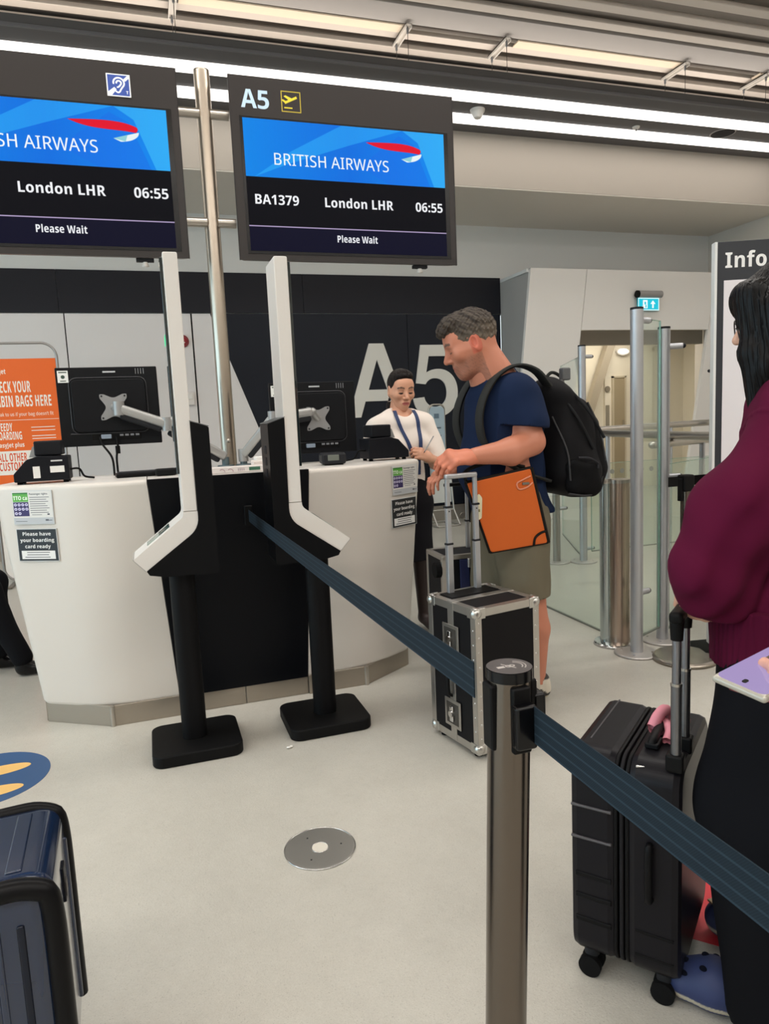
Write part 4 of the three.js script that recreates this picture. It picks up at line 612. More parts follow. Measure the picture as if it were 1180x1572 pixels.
{ // black cabin suitcase, narrow side to the camera; local x across the width, local z from front shell to back
  const t = thing('suitcase', 'black hard shell cabin suitcase with a pink ribbon on its handle', 'suitcase', [1.108, 0, -1.409], 0.68);
  // after turning: local +x points away from the camera, local +z towards the woman
  const W = 0.38, H = 0.53, D = 0.25, yc = 0.06 + H / 2, sh = mat(0x17161a, 0.36), lip = mat(0x0b0b0d, 0.5);
  const shell = (z, d, h) => ext(roundRect(W, h, 0.055), d, 0.018).translate(0, yc, z);
  mesh('front_shell', shell(-D / 2, D * 0.43, H), sh, t); mesh('back_shell', shell(D / 2 - D * 0.47, D * 0.47, H), sh, t);
  for (const z of [-0.022, -0.009, 0.004]) mesh('zip_band', ext(roundRect(W - 0.004, H - 0.004, 0.053), 0.009, 0.003).translate(0, yc, z), z === -0.009 ? mat(0x1c1b1e, 0.6) : lip, t);
  const fs = -W / 2; // near narrow side
  for (const y of [0.535, 0.455, 0.375]) mesh('rib', bx(0.008, 0.006, D * 0.38, fs - 0.0005, y, -D / 2 + 0.052, 0.002), mat(0x4c4a4d, 0.3), t); for (const y of [0.28, 0.225, 0.165]) mesh('rib', bx(0.005, 0.012, D * 0.34, fs - 0.0005, y, -D / 2 + 0.056, 0.002).rotateX(0), lip, t);
  mesh('side_handle', [tube([[fs, 0.4, 0.06], [fs - 0.014, 0.392, 0.06], [fs - 0.014, 0.28, 0.06], [fs, 0.27, 0.06]], 0.009, 24, 10)], mat(0x0c0c0e, 0.45), t); for (const y of [0.18, 0.12]) mesh('rib', bx(0.004, 0.007, D * 0.34, fs, y, 0.07, 0.001), lip, t);
  const yT = 0.06 + H; mesh('top_handle', [tube([[-0.1, yT, 0.045], [-0.085, yT + 0.018, 0.045], [0.075, yT + 0.018, 0.045], [0.09, yT, 0.045]], 0.011, 30, 10), bx(0.05, 0.014, 0.032, -0.085, yT + 0.008, 0.045, 0.004)], mat(0x111113, 0.5), t); mesh('top_crease', bx(W * 0.7, 0.003, 0.004, 0.02, yT, -D / 2 + 0.03, 0.001), mat(0x444246, 0.35), t);
  mesh('zip_pull', bx(0.014, 0.006, 0.02, -0.17, yT - 0.016, 0.0, 0.002).rotateY(0.2), chrome, t);
  const pink = mat(0xd98a98, 0.75); mesh('ribbon', [tube([[-0.03, yT + 0.02, 0.03], [-0.005, yT + 0.045, 0.04], [0.03, yT + 0.045, 0.05], [0.04, yT + 0.015, 0.055], [0.0, yT + 0.005, 0.05], [-0.03, yT + 0.02, 0.03]], 0.014, 40, 8), tube([[0.01, yT + 0.025, 0.05], [-0.03, yT + 0.02, 0.07], [-0.065, yT + 0.008, 0.07]], 0.011, 20, 8), tube([[0.02, yT + 0.02, 0.055], [0.03, yT + 0.008, 0.08], [0.06, yT + 0.012, 0.09], [0.06, yT + 0.012, 0.1]], 0.009, 20, 8)], pink, t, 'knotted pink ribbon');
  for (const x of [-0.165, -0.06]) { mesh('handle_socket', span(x - 0.017, x + 0.017, yT - 0.01, yT + 0.03, D / 2 - 0.036, D / 2 + 0.002, 0.006), black, t); mesh('handle_tube', cyl(0.0115, 0.0115, 0.19, x, yT + 0.095, D / 2 - 0.016, 20), mat(0x77777a, 0.3, 0.9), t); mesh('handle_tube', cyl(0.0095, 0.0095, 0.14, x, yT + 0.25, D / 2 - 0.016, 20), mat(0x85858a, 0.28, 0.9), t); mesh('handle_collar', cyl(0.0125, 0.0125, 0.006, x, yT + 0.19, D / 2 - 0.016, 20), steel, t); mesh('grip_end', cyl(0.016, 0.013, 0.05, x, yT + 0.315, D / 2 - 0.016, 16), black, t); }
  mesh('handle_grip', bx(0.13, 0.028, 0.03, -0.1175, yT + 0.34, D / 2 - 0.016, 0.01), black, t);
  for (const sx of [-1, 1]) for (const sz of [-1, 1]) wheelPair(t, sx * 0.15, sz * 0.085, 0.027);
}
{ // navy suitcase in the near corner
  const t = thing('suitcase', 'glossy navy hard shell suitcase with black corner guards', 'suitcase', [-0.475, 0, -1.51], 0.05), W = 0.46, H = 0.51, D = 0.32, y0 = 0.055, yc = y0 + H / 2;
  const sh = mat(0x14243f, 0.14, 0, { clearcoat: 0.6, clearcoatRoughness: 0.08 }), gr = mat(0x0a1222, 0.25), gd = mat(0x0b0b0d, 0.38);
  mesh('shell', bx(W, H, D, 0, yc, 0, 0.045), sh, t);
  // grooves on the near face, the narrow side and the top
  for (const x of [-0.16, -0.11, -0.03, 0.02, 0.11, 0.13, 0.17]) mesh('rib', bx(0.014, H - 0.13, 0.01, x, yc - 0.01, D / 2, 0.005), x === 0.17 ? gr : sh, t);
  for (const z of [0.075, 0.1]) mesh('rib', bx(0.01, H - 0.14, 0.012, W / 2, yc - 0.015, z, 0.005), sh, t); mesh('rib', bx(0.01, H - 0.12, 0.012, W / 2, yc - 0.01, -0.11, 0.005), sh, t);
  const lb = mesh('name_plate', bx(0.006, 0.075, 0.035, W / 2 + 0.001, yc + 0.14, -0.015, 0.002), mat(0x15161a, 0.5), t); mesh('plate_inset', bx(0.004, 0.03, 0.024, W / 2 + 0.004, yc + 0.128, -0.015, 0.001), mat(0x3a3632, 0.5), lb);
  for (const x of [-0.06, -0.03]) mesh('zip_band', bx(0.014, 0.012, D - 0.06, x, y0 + H, 0, 0.005), gd, t); mesh('top_ridge', bx(0.03, 0.008, D - 0.1, 0.16, y0 + H, 0, 0.004), sh, t);
  for (const sz of [-1, 1]) for (const sx of [-1, 1]) { mesh('corner_guard', [tube([[sx * (W / 2 - 0.16), y0 + H - 0.012, sz * (D / 2 - 0.01)], [sx * (W / 2 - 0.06), y0 + H - 0.01, sz * (D / 2 - 0.01)], [sx * (W / 2 - 0.012), y0 + H - 0.03, sz * (D / 2 - 0.012)], [sx * (W / 2 - 0.004), y0 + H - 0.1, sz * (D / 2 - 0.012)], [sx * (W / 2 - 0.004), y0 + 0.2, sz * (D / 2 - 0.012)], [sx * (W / 2 - 0.004), y0 + 0.03, sz * (D / 2 - 0.012)]], sz > 0 ? 0.02 : 0.016, 60, 12, 0.3)], gd, t); }
  mesh('top_handle', [tube([[-0.2, y0 + H, 0.0], [-0.19, y0 + H + 0.02, 0], [-0.1, y0 + H + 0.02, 0], [-0.09, y0 + H, 0]], 0.012, 24, 10)], gd, t);
  for (const sx of [-1, 1]) for (const sz of [-1, 1]) wheelPair(t, sx * 0.18, sz * 0.12, 0.025);
}
// ---------- implicit surfaces for people, clothes and soft bags ----------
const lerp = (a, b, t) => a + (b - a) * t, clamp = (v, a, b) => v < a ? a : v > b ? b : v;
// prims: {a,b,ra,rb} tapered capsule; {c,r:[x,y,z]} ellipsoid; optional yaw + s:[sx,sz] squash; k blend; neg subtract
function compile(prims) {
  return prims.map(p => {
    const o = { ...p, k: p.k ?? 0.02 };
    if (p.a) { o.d = [p.b[0] - p.a[0], p.b[1] - p.a[1], p.b[2] - p.a[2]]; if (p.s) { o.cs = Math.cos(p.yaw || 0); o.sn = Math.sin(p.yaw || 0); const q = (v) => [(v[0] * o.cs - v[2] * o.sn) / p.s[0], v[1], (v[0] * o.sn + v[2] * o.cs) / p.s[1]]; o.q = q; o.d = q(o.d); o.m = Math.min(...p.s); } o.l2 = o.d[0] ** 2 + o.d[1] ** 2 + o.d[2] ** 2 || 1e-9; }
    else { o.cs = Math.cos(p.yaw || 0); o.sn = Math.sin(p.yaw || 0); o.cp = Math.cos(p.pitch || 0); o.sp = Math.sin(p.pitch || 0); }
    return o;
  });
}
function evalP(P, x, y, z) {
  let D = 1e3;
  for (const p of P) {
    let d;
    if (p.a) {
      let u = x - p.a[0], v = y - p.a[1], w = z - p.a[2], m = 1;
      if (p.s) { const U = (u * p.cs - w * p.sn) / p.s[0], Wd = (u * p.sn + w * p.cs) / p.s[1]; u = U; w = Wd; m = p.m; }
      const t = clamp((u * p.d[0] + v * p.d[1] + w * p.d[2]) / p.l2, 0, 1), e = u - p.d[0] * t, f = v - p.d[1] * t, g = w - p.d[2] * t;
      d = (Math.sqrt(e * e + f * f + g * g) - lerp(p.ra, p.rb, t)) * m;
    } else {
      let u = x - p.c[0], v = y - p.c[1], w = z - p.c[2];
      if (p.yaw) { const U = u * p.cs - w * p.sn; w = u * p.sn + w * p.cs; u = U; }
      if (p.pitch) { const Vv = v * p.cp - w * p.sp; w = v * p.sp + w * p.cp; v = Vv; }
      const a = u / p.r[0], b = v / p.r[1], c = w / p.r[2], k0 = Math.sqrt(a * a + b * b + c * c), k1 = Math.sqrt((a / p.r[0]) ** 2 + (b / p.r[1]) ** 2 + (c / p.r[2]) ** 2);
      d = k1 > 1e-9 ? k0 * (k0 - 1) / k1 : -Math.min(...p.r);
    }
    const k = p.k;
    if (p.neg) { d = -d; const h = clamp(0.5 - 0.5 * (D - d) / k, 0, 1); D = lerp(D, d, h) + k * h * (1 - h); }
    else if (D > 900) D = d;
    else { const h = clamp(0.5 + 0.5 * (d - D) / k, 0, 1); D = lerp(d, D, h) - k * h * (1 - h); }
  }
  return D;
}
function bounds(prims, pad = 0.03) {
  const lo = [1e9, 1e9, 1e9], hi = [-1e9, -1e9, -1e9];
  for (const p of prims) { if (p.neg) continue; const pts = p.a ? [[p.a, p.ra * (p.s ? Math.max(...p.s, 1) : 1)], [p.b, p.rb * (p.s ? Math.max(...p.s, 1) : 1)]] : [[p.c, Math.max(...p.r)]]; for (const [q, r] of pts) for (let i = 0; i < 3; i++) { lo[i] = Math.min(lo[i], q[i] - r - pad); hi[i] = Math.max(hi[i], q[i] + r + pad); } }
  return [lo, hi];
}
function soft(prims, cell, o = {}) {                 // surface nets; o.mod(x,y,z,d) changes the field, o.color(x,y,z,n) gives linear rgb
  const P = compile(prims), [lo, hi] = o.box || bounds(prims), f = o.mod ? (x, y, z) => o.mod(x, y, z, evalP(P, x, y, z)) : (x, y, z) => evalP(P, x, y, z);
  const n = [0, 1, 2].map(i => Math.ceil((hi[i] - lo[i]) / cell) + 1), [nx, ny, nz] = n, F = new Float32Array(nx * ny * nz), id = (i, j, k) => (k * ny + j) * nx + i;
  for (let k = 0; k < nz; k++) for (let j = 0; j < ny; j++) for (let i = 0; i < nx;) { const d = f(lo[0] + i * cell, lo[1] + j * cell, lo[2] + k * cell); const s = Math.max(1, Math.floor((Math.abs(d) - 0.03) / cell * 0.5)); for (let q = 0; q < s && i < nx; q++, i++) F[id(i, j, k)] = d; }
  const V = new Int32Array(nx * ny * nz).fill(-1), pos = [], idx = [];
  for (let k = 0; k < nz - 1; k++) for (let j = 0; j < ny - 1; j++) for (let i = 0; i < nx - 1; i++) {
    const c = [F[id(i, j, k)], F[id(i + 1, j, k)], F[id(i, j + 1, k)], F[id(i + 1, j + 1, k)], F[id(i, j, k + 1)], F[id(i + 1, j, k + 1)], F[id(i, j + 1, k + 1)], F[id(i + 1, j + 1, k + 1)]];
    let m = 0; for (let q = 0; q < 8; q++) if (c[q] < 0) m |= 1 << q; if (m === 0 || m === 255) continue;
    let X = 0, Y = 0, Z = 0, cnt = 0;
    for (const [a, b] of EDG) { if ((c[a] < 0) === (c[b] < 0)) continue; const t = c[a] / (c[a] - c[b]); X += (a & 1) + ((b & 1) - (a & 1)) * t; Y += (a >> 1 & 1) + ((b >> 1 & 1) - (a >> 1 & 1)) * t; Z += (a >> 2) + ((b >> 2) - (a >> 2)) * t; cnt++; }
    V[id(i, j, k)] = pos.length / 3; pos.push(lo[0] + (i + X / cnt) * cell, lo[1] + (j + Y / cnt) * cell, lo[2] + (k + Z / cnt) * cell);
  }
  for (let k = 1; k < nz - 1; k++) for (let j = 1; j < ny - 1; j++) for (let i = 1; i < nx - 1; i++) {
    const s = F[id(i, j, k)] < 0;
    const put = (a, b, c, d, flip) => { if (a < 0 || b < 0 || c < 0 || d < 0) return; flip ? idx.push(a, c, b, a, d, c) : idx.push(a, b, c, a, c, d); };
    if (s !== F[id(i + 1, j, k)] < 0) put(V[id(i, j - 1, k - 1)], V[id(i, j, k - 1)], V[id(i, j, k)], V[id(i, j - 1, k)], !s);
    if (s !== F[id(i, j + 1, k)] < 0) put(V[id(i - 1, j, k - 1)], V[id(i - 1, j, k)], V[id(i, j, k)], V[id(i, j, k - 1)], !s);
    if (s !== F[id(i, j, k + 1)] < 0) put(V[id(i - 1, j - 1, k)], V[id(i, j - 1, k)], V[id(i, j, k)], V[id(i - 1, j, k)], !s);
  }
  const nor = [], col = [], e = cell * 0.5;
  for (let q = 0; q < pos.length; q += 3) {
    const x = pos[q], y = pos[q + 1], z = pos[q + 2]; let a = f(x + e, y, z) - f(x - e, y, z), b = f(x, y + e, z) - f(x, y - e, z), c = f(x, y, z + e) - f(x, y, z - e); const l = Math.hypot(a, b, c) || 1;
    nor.push(a / l, b / l, c / l); if (o.color) col.push(...o.color(x, y, z, a / l, b / l, c / l));
  }
  const g = new THREE.BufferGeometry(); g.setAttribute('position', new THREE.Float32BufferAttribute(pos, 3)); g.setAttribute('normal', new THREE.Float32BufferAttribute(nor, 3)); if (o.color) g.setAttribute('color', new THREE.Float32BufferAttribute(col, 3)); g.setIndex(idx); return g;
}
const EDG = [[0, 1], [2, 3], [4, 5], [6, 7], [0, 2], [1, 3], [4, 6], [5, 7], [0, 4], [1, 5], [2, 6], [3, 7]];
const C = (a, b, ra, rb = ra, o = {}) => ({ a, b, ra, rb, ...o }), E = (c, r, o = {}) => ({ c, r, ...o });
function wob(x, y, z, s = 1) { return Math.sin(x * 31 * s + y * 17 * s + 1.3) * Math.sin(y * 23 * s - z * 29 * s + 0.7) + 0.5 * Math.sin(z * 57 * s + x * 41 * s - y * 13 * s); }
// head in its own frame: face towards +z, up +y, origin between the ears; about 0.24 m tall
function headGeo(o) {
  const j = o.jaw ?? 1, f = o.fem ?? 0;
  const P = [
    E([0, 0.035, -0.014], [0.076, 0.088, 0.096], { k: 0.03 }), C([0, -0.015, 0.028], [0, -0.082, 0.048], 0.064, 0.034 * j, { k: 0.03 }), C([-0.05, -0.02, 0.005], [-0.03, -0.078, 0.03], 0.026, 0.02 * j, { k: 0.03 }), C([0.05, -0.02, 0.005], [0.03, -0.078, 0.03], 0.026, 0.02 * j, { k: 0.03 }),
    E([0, 0.045, 0.06], [0.058, 0.045, 0.03], { k: 0.03 }), E([-0.042, -0.018, 0.06], [0.024, 0.02, 0.022], { k: 0.03 }), E([0.042, -0.018, 0.06], [0.024, 0.02, 0.022], { k: 0.03 }), E([0, -0.096, 0.068], [0.022 * j, 0.016, 0.016], { k: 0.02 }),
    C([-0.04, 0.026, 0.077], [0.04, 0.026, 0.077], 0.011 - 0.003 * f, 0.011 - 0.003 * f, { k: 0.016 }), E([0, -0.06, 0.075], [0.03, 0.026, 0.018], { k: 0.02 }),
    E([-0.033, 0.006, 0.098], [0.019, 0.012, 0.014], { neg: 1, k: 0.018 }), E([0.033, 0.006, 0.098], [0.019, 0.012, 0.014], { neg: 1, k: 0.018 }),
    E([-0.033, 0.004, 0.071], [0.0155, 0.0125, 0.0145], { k: 0.006 }), E([0.033, 0.004, 0.071], [0.0155, 0.0125, 0.0145], { k: 0.006 }),
    C([0, 0.018, 0.084], [0, -0.024, 0.108], 0.0085, 0.0125 - 0.002 * f, { k: 0.012 }), E([-0.013, -0.03, 0.094], [0.0085, 0.0075, 0.011], { k: 0.008 }), E([0.013, -0.03, 0.094], [0.0085, 0.0075, 0.011], { k: 0.008 }),
    C([-0.019, -0.058, 0.086], [0.019, -0.058, 0.086], 0.006, 0.006, { k: 0.008 }), C([-0.015, -0.067, 0.085], [0.015, -0.067, 0.085], 0.007, 0.007, { k: 0.006 }), C([-0.025, -0.0625, 0.094], [0.025, -0.0625, 0.094], 0.0025, 0.0025, { neg: 1, k: 0.004 }),
    ...[-1, 1].flatMap(s => [E([s * 0.079, 0.0, -0.012], [0.009, 0.033, 0.019], { k: 0.01, yaw: s * 0.35 }), E([s * 0.086, 0.002, -0.006], [0.008, 0.019, 0.009], { neg: 1, k: 0.006 })]),
    C([0, -0.04, -0.03], [0, -0.17, -0.055], o.neck ?? 0.058, (o.neck ?? 0.058) * 1.08, { k: 0.03 }),
  ];
  const sk = o.skin, lip = o.lip, dark = o.dark, mix = (a, b, t) => a.map((v, i) => lerp(v, b[i], t));
  const color = (x, y, z) => {
    let c = sk; const ax = Math.abs(x);
    if (z > 0.06 && ((x / 0.024) ** 2 + ((y + 0.062) / 0.0105) ** 2) < 1) c = lip;
    if (z > 0.05) { const bl = (ax - 0.034) / 0.022, by = y - (0.029 + 0.006 * (1 - bl * bl)); if (Math.abs(bl) < 1 && Math.abs(by) < 0.0045) c = mix(sk, dark, 0.85); if (((ax - 0.033) / 0.0155) ** 2 + ((y + 0.0005) / (f ? 0.0048 : 0.003)) ** 2 < 1) c = dark; }
    if (o.stubble && z > -0.02 && y < -0.03 && !(c === lip)) c = mix(c, o.stubble, clamp((-0.03 - y) / 0.02, 0, 1) * 0.55 * (0.6 + 0.4 * Math.abs(wob(x, y, z, 9))));
    if (ax > 0.074 && o.ear && z < 0.012 && z > -0.04 && Math.abs(y) < 0.04) c = o.ear; return c;
  };
  return soft(P, 0.0036, { color, box: [[-0.11, -0.19, -0.14], [0.11, 0.14, 0.13]] });
}
// hand in its own frame: wrist at origin, fingers towards +x, back of the hand +y, thumb on +z
function handGeo(o) {
  const P = [C([-0.05, 0, 0], [0.01, 0, 0], 0.027, 0.024, { s: [1, 1.15], k: 0.02 }), C([0.015, 0, -0.018], [0.08, 0.002, -0.028], 0.015, 0.013, { k: 0.02 }), C([0.015, 0.002, 0], [0.088, 0.005, 0], 0.017, 0.0135, { k: 0.02 }), C([0.015, 0, 0.016], [0.085, 0.004, 0.026], 0.016, 0.013, { k: 0.02 })];
  const zs = [0.031, 0.0105, -0.0105, -0.031], ls = [[0.044, 0.026, 0.02], [0.048, 0.03, 0.021], [0.045, 0.028, 0.02], [0.035, 0.021, 0.018]], rs = [0.0098, 0.01, 0.0096, 0.0085];
  zs.forEach((z, i) => {
    let p = [0.086 - Math.abs(i - 1.2) * 0.004, 0.004, z], a = 0; const sp = (o.spread ?? 0.05) * (1.5 - i), cu = o.curl[i];
    ls[i].forEach((L, q) => { a += cu[q]; const n = [p[0] + L * Math.cos(a) * Math.cos(sp), p[1] - L * Math.sin(a), p[2] + L * Math.cos(a) * Math.sin(sp)]; P.push(C(p, n, rs[i] * (1 - q * 0.08), rs[i] * (0.92 - q * 0.1), { k: q ? 0.004 : 0.012 })); p = n; });
  });
  const th = o.thumb || [[0.02, -0.004, 0.022], [0.045, -0.01, 0.047], [0.075, -0.014, 0.058], [0.1, -0.016, 0.06]];
  for (let i = 0; i < 3; i++) P.push(C(th[i], th[i + 1], [0.0165, 0.0125, 0.011][i], [0.0125, 0.0112, 0.0095][i], { k: i ? 0.005 : 0.02 }));
  const sk = o.skin, nailPts = [];
  return soft(P, 0.0036, { color: (x, y, z) => sk });
}
function basis(fwd, up, pos, s = 1) {                 // matrix whose local x = fwd, local y ~ up
  const X = V3(...fwd).normalize(), Z = X.clone().cross(V3(...up)).normalize(), Y = Z.clone().cross(X); return new THREE.Matrix4().makeBasis(X, Y, Z).scale(V3(s, s, s)).setPosition(...pos);
}
function flipGeo(g) { const a = g.index.array; for (let i = 0; i < a.length; i += 3) { const t = a[i]; a[i] = a[i + 1]; a[i + 1] = t; } return g; }
const mergeIdx = gs => mergeGeometries(gs.map(g => { g.deleteAttribute('uv'); return g; }));
const skinMat = new THREE.MeshPhysicalMaterial({ vertexColors: true, roughness: 0.5, sheen: 0.2 });
const lin = (r, g, b) => { const c = new THREE.Color().setRGB(r / 255, g / 255, b / 255, THREE.SRGBColorSpace); return [c.r, c.g, c.b]; };
const fabricBump = dataTex(64, (i, x, y) => { const v = ((x + y) % 4 < 2 ? 110 : 150); return [v, v, v]; }, false);
function person(label, base, parts) {
  const t = thing('person', label, 'person', [base[0], 0, base[1]]);
  for (const [n, g, m, l] of parts) { g.translate(-base[0], 0, -base[1]); mesh(n, g, m, t, l); }
  return t;
}
const toWorld = (g, m) => g.applyMatrix4(m);
// ---------- the man with the backpack ----------
const manSkin = lin(190, 122, 96), manDark = lin(52, 40, 34);
const folds = (amp, s = 1) => (x, y, z, d) => d > 0.04 || d < -0.04 ? d : d + amp * wob(x, y, z, s);
{
  const hS = 1.2, face = V3(-0.97, 0, 0.1).normalize();
  // head: local z = face direction, tipped down
  const Z = V3(-0.9, -0.36, -0.3).normalize(), X = V3(0, 1, 0).cross(Z).normalize(), Y = Z.clone().cross(X);
  const hm = new THREE.Matrix4().makeBasis(X, Y, Z).scale(V3(hS, hS, hS)).setPosition(1.45, 1.705, -3.06);
  const head = toWorld(headGeo({ skin: manSkin, lip: lin(170, 98, 82), dark: manDark, stubble: lin(96, 72, 62), ear: lin(198, 108, 86), jaw: 1.12, neck: 0.064 }), hm);
  const limbs = [
    C([1.515, 1.6, -3.06], [1.585, 1.46, -3.07], 0.082, 0.105, { k: 0.04 }), C([1.61, 1.4, -3.07], [1.6, 1.1, -3.07], 0.13, 0.14, { s: [1.1, 1.25], k: 0.06 }), C([1.6, 1.1, -3.07], [1.64, 0.86, -3.07], 0.14, 0.13, { s: [1, 1.1], k: 0.05 }),
    C([1.63, 1.45, -2.93], [1.655, 1.25, -2.875], 0.07, 0.058, { k: 0.03 }), C([1.655, 1.25, -2.875], [1.54, 1.215, -2.855], 0.06, 0.06, { k: 0.02 }), C([1.54, 1.215, -2.855], [1.35, 1.205, -2.84], 0.06, 0.037, { k: 0.03 }),
    C([1.63, 1.45, -3.22], [1.63, 1.2, -3.26], 0.066, 0.055, { k: 0.03 }), C([1.63, 1.2, -3.26], [1.42, 1.12, -3.2], 0.052, 0.036, { k: 0.02 }),
    C([1.65, 0.86, -2.97], [1.675, 0.5, -2.95], 0.1, 0.068, { k: 0.03 }), C([1.68, 0.5, -2.95], [1.695, 0.35, -2.945], 0.066, 0.07, { k: 0.02 }), C([1.695, 0.35, -2.945], [1.688, 0.1, -2.925], 0.069, 0.04, { k: 0.02 }), C([1.69, 0.08, -2.925], [1.53, 0.04, -2.92], 0.036, 0.03, { k: 0.03 }),
    C([1.62, 0.86, -3.17], [1.6, 0.48, -3.18], 0.1, 0.068, { k: 0.03 }), C([1.6, 0.48, -3.18], [1.6, 0.34, -3.18], 0.062, 0.064, { k: 0.02 }), C([1.6, 0.34, -3.18], [1.61, 0.1, -3.18], 0.063, 0.038, { k: 0.02 }), C([1.61, 0.08, -3.18], [1.45, 0.04, -3.18], 0.036, 0.03, { k: 0.03 }),
  ];
  const body = soft(limbs, 0.009, { color: () => manSkin });
  const hl = toWorld(handGeo({ skin: lin(200, 120, 92), curl: [[0.85, 0.55, 0.3], [0.9, 0.6, 0.35], [0.95, 0.6, 0.35], [1.0, 0.6, 0.35]], spread: 0.04, thumb: [[0.02, -0.01, 0.024], [0.05, -0.03, 0.04], [0.07, -0.055, 0.042], [0.082, -0.08, 0.038]] }), basis([-0.98, 0.02, 0.12], [0.04, 0.8, 0.6], [1.335, 1.202, -2.838], 1.2));
  const hr = toWorld(handGeo({ skin: manSkin, curl: [[0.6, 0.6, 0.3], [0.6, 0.6, 0.3], [0.6, 0.6, 0.3], [0.6, 0.6, 0.3]] }), basis([-0.95, -0.2, 0.1], [0, 1, 0], [1.41, 1.12, -3.2], 1.1));
  const shirtP = [
    C([1.58, 1.53, -3.065], [1.585, 1.5, -3.065], 0.098, 0.11, { k: 0.03 }), C([1.62, 1.42, -3.07], [1.6, 1.12, -3.07], 0.158, 0.162, { s: [1.16, 1.28], k: 0.06 }), C([1.6, 1.12, -3.07], [1.64, 0.95, -3.07], 0.158, 0.158, { s: [1.18, 1.22], k: 0.05 }), E([1.53, 1.14, -3.07], [0.135, 0.15, 0.16], { k: 0.05 }), C([1.6, 1.49, -2.93], [1.6, 1.49, -3.2], 0.075, 0.075, { k: 0.05 }),
    C([1.625, 1.45, -2.925], [1.65, 1.335, -2.885], 0.098, 0.094, { k: 0.04 }), C([1.63, 1.45, -3.22], [1.635, 1.32, -3.25], 0.094, 0.088, { k: 0.04 }),
    C([1.76, 0.95, -3.0], [1.815, 0.915, -2.98], 0.03, 0.02, { k: 0.05 }),
    E([1.55, 1.62, -3.06], [0.078, 0.09, 0.078], { neg: 1, k: 0.01 }),
  ];
  const shirt = soft(shirtP, 0.009, { mod: (x, y, z, d) => { d = folds(0.0035, 0.7)(x, y, z, d); const cut = Math.max(0.9 - y, 0); const sl = z > -2.84 ? 0 : 0; d = Math.max(d, 0.9 - y); const a = (x - 1.65) * 0.2 + (y - 1.31) * -0.95 + 0; if (z > -2.955 && y < 1.45) { const s = -(y - 1.325) - (x - 1.6) * 0.12; if (z > -2.86 || Math.abs(z + 2.885) < 0.075) d = z > -2.905 ? Math.max(d, s) : d; } return d; } });
  const shorts = soft([C([1.63, 0.98, -3.07], [1.65, 0.86, -3.07], 0.155, 0.158, { s: [1.12, 1.2], k: 0.05 }), C([1.645, 0.86, -2.985], [1.66, 0.5, -2.955], 0.135, 0.118, { k: 0.04 }), C([1.62, 0.86, -3.16], [1.6, 0.5, -3.18], 0.135, 0.118, { k: 0.03 }), E([1.67, 0.42, -2.955], [0.105, 0.13, 0.105], { neg: 1, k: 0.01 }), E([1.6, 0.42, -3.18], [0.105, 0.13, 0.105], { neg: 1, k: 0.01 })], 0.009, { mod: (x, y, z, d) => Math.max(folds(0.004, 0.8)(x, y, z, d), 0.515 - y) });
  // short greying hair, in the head's frame
  const hair = toWorld(soft([E([0, 0.045, -0.018], [0.083, 0.092, 0.103], { k: 0.02 }), E([0, 0.1, 0.045], [0.066, 0.034, 0.045], { k: 0.03 }), E([0, 0.085, 0.082], [0.05, 0.022, 0.022], { k: 0.02 }), E([0, 0.0, 0.115], [0.09, 0.072, 0.062], { neg: 1, k: 0.012 }), E([0, -0.075, 0.01], [0.13, 0.072, 0.16], { neg: 1, k: 0.012 }), ...[-1, 1].map(s => E([s * 0.088, -0.012, -0.012], [0.026, 0.038, 0.026], { neg: 1, k: 0.006 }))], 0.0034, { box: [[-0.11, -0.06, -0.14], [0.11, 0.16, 0.13]], mod: (x, y, z, d) => Math.abs(d) > 0.02 ? d : d + 0.0026 * wob(x, y, z, 4.3) + 0.0018 * wob(z, x, y, 8), color: (x, y, z) => { const t = clamp((y - 0.0) / 0.07, 0, 1) * 0.75 + 0.25 * (wob(x, y, z, 7) > 0.2 ? 1 : 0); const a = lin(108, 97, 84), b = lin(42, 33, 26); return a.map((v, i) => lerp(v, b[i], clamp(t, 0, 1))); } }), hm);
  const hairM = new THREE.MeshPhysicalMaterial({ vertexColors: true, roughness: 0.75 });
  const shoe = (x, z) => soft([C([x + 0.02, 0.055, z], [x - 0.05, 0.05, z], 0.05, 0.05, { s: [1, 0.9], k: 0.03 }), C([x - 0.05, 0.05, z], [x - 0.17, 0.035, z], 0.05, 0.036, { s: [1, 1.1], k: 0.03 }), C([x + 0.02, 0.095, z], [x, 0.1, z], 0.042, 0.042, { k: 0.02 }), C([x + 0.0, 0.12, z], [x - 0.005, 0.16, z], 0.033, 0.036, { neg: 1, k: 0.008 })], 0.006, { mod: (x2, y, z2, d) => Math.max(d, 0.001 - y), color: (a, y, b) => y < 0.026 ? lin(214, 200, 170) : Math.abs(y - 0.034) < 0.007 ? lin(44, 42, 40) : y > 0.108 ? lin(52, 50, 48) : Math.abs((a - x + 0.04) * 0.7 + y - 0.085) < 0.006 ? lin(50, 48, 44) : lin(208, 200, 184) });
  const shoeM = new THREE.MeshPhysicalMaterial({ vertexColors: true, roughness: 0.65 });
  const t = person('man in navy shirt and khaki shorts leaning on a case handle', [1.63, -3.05], [['body', mergeIdx([body, head, hl, hr]), skinMat], ['shirt', shirt, mat(0x17243f, 0.85)], ['collar', new THREE.TorusGeometry(0.098, 0.017, 10, 40).scale(1, 1, 1.5).rotateX(Math.PI / 2).rotateZ(0.42).translate(1.565, 1.545, -3.065), mat(0x17223a, 0.85)], ['shorts', shorts, mat(0x6c6656, 0.9)], ['hair', hair, hairM], ['shoe', shoe(1.69, -2.925), shoeM], ['shoe', shoe(1.61, -3.18), shoeM]]);
}
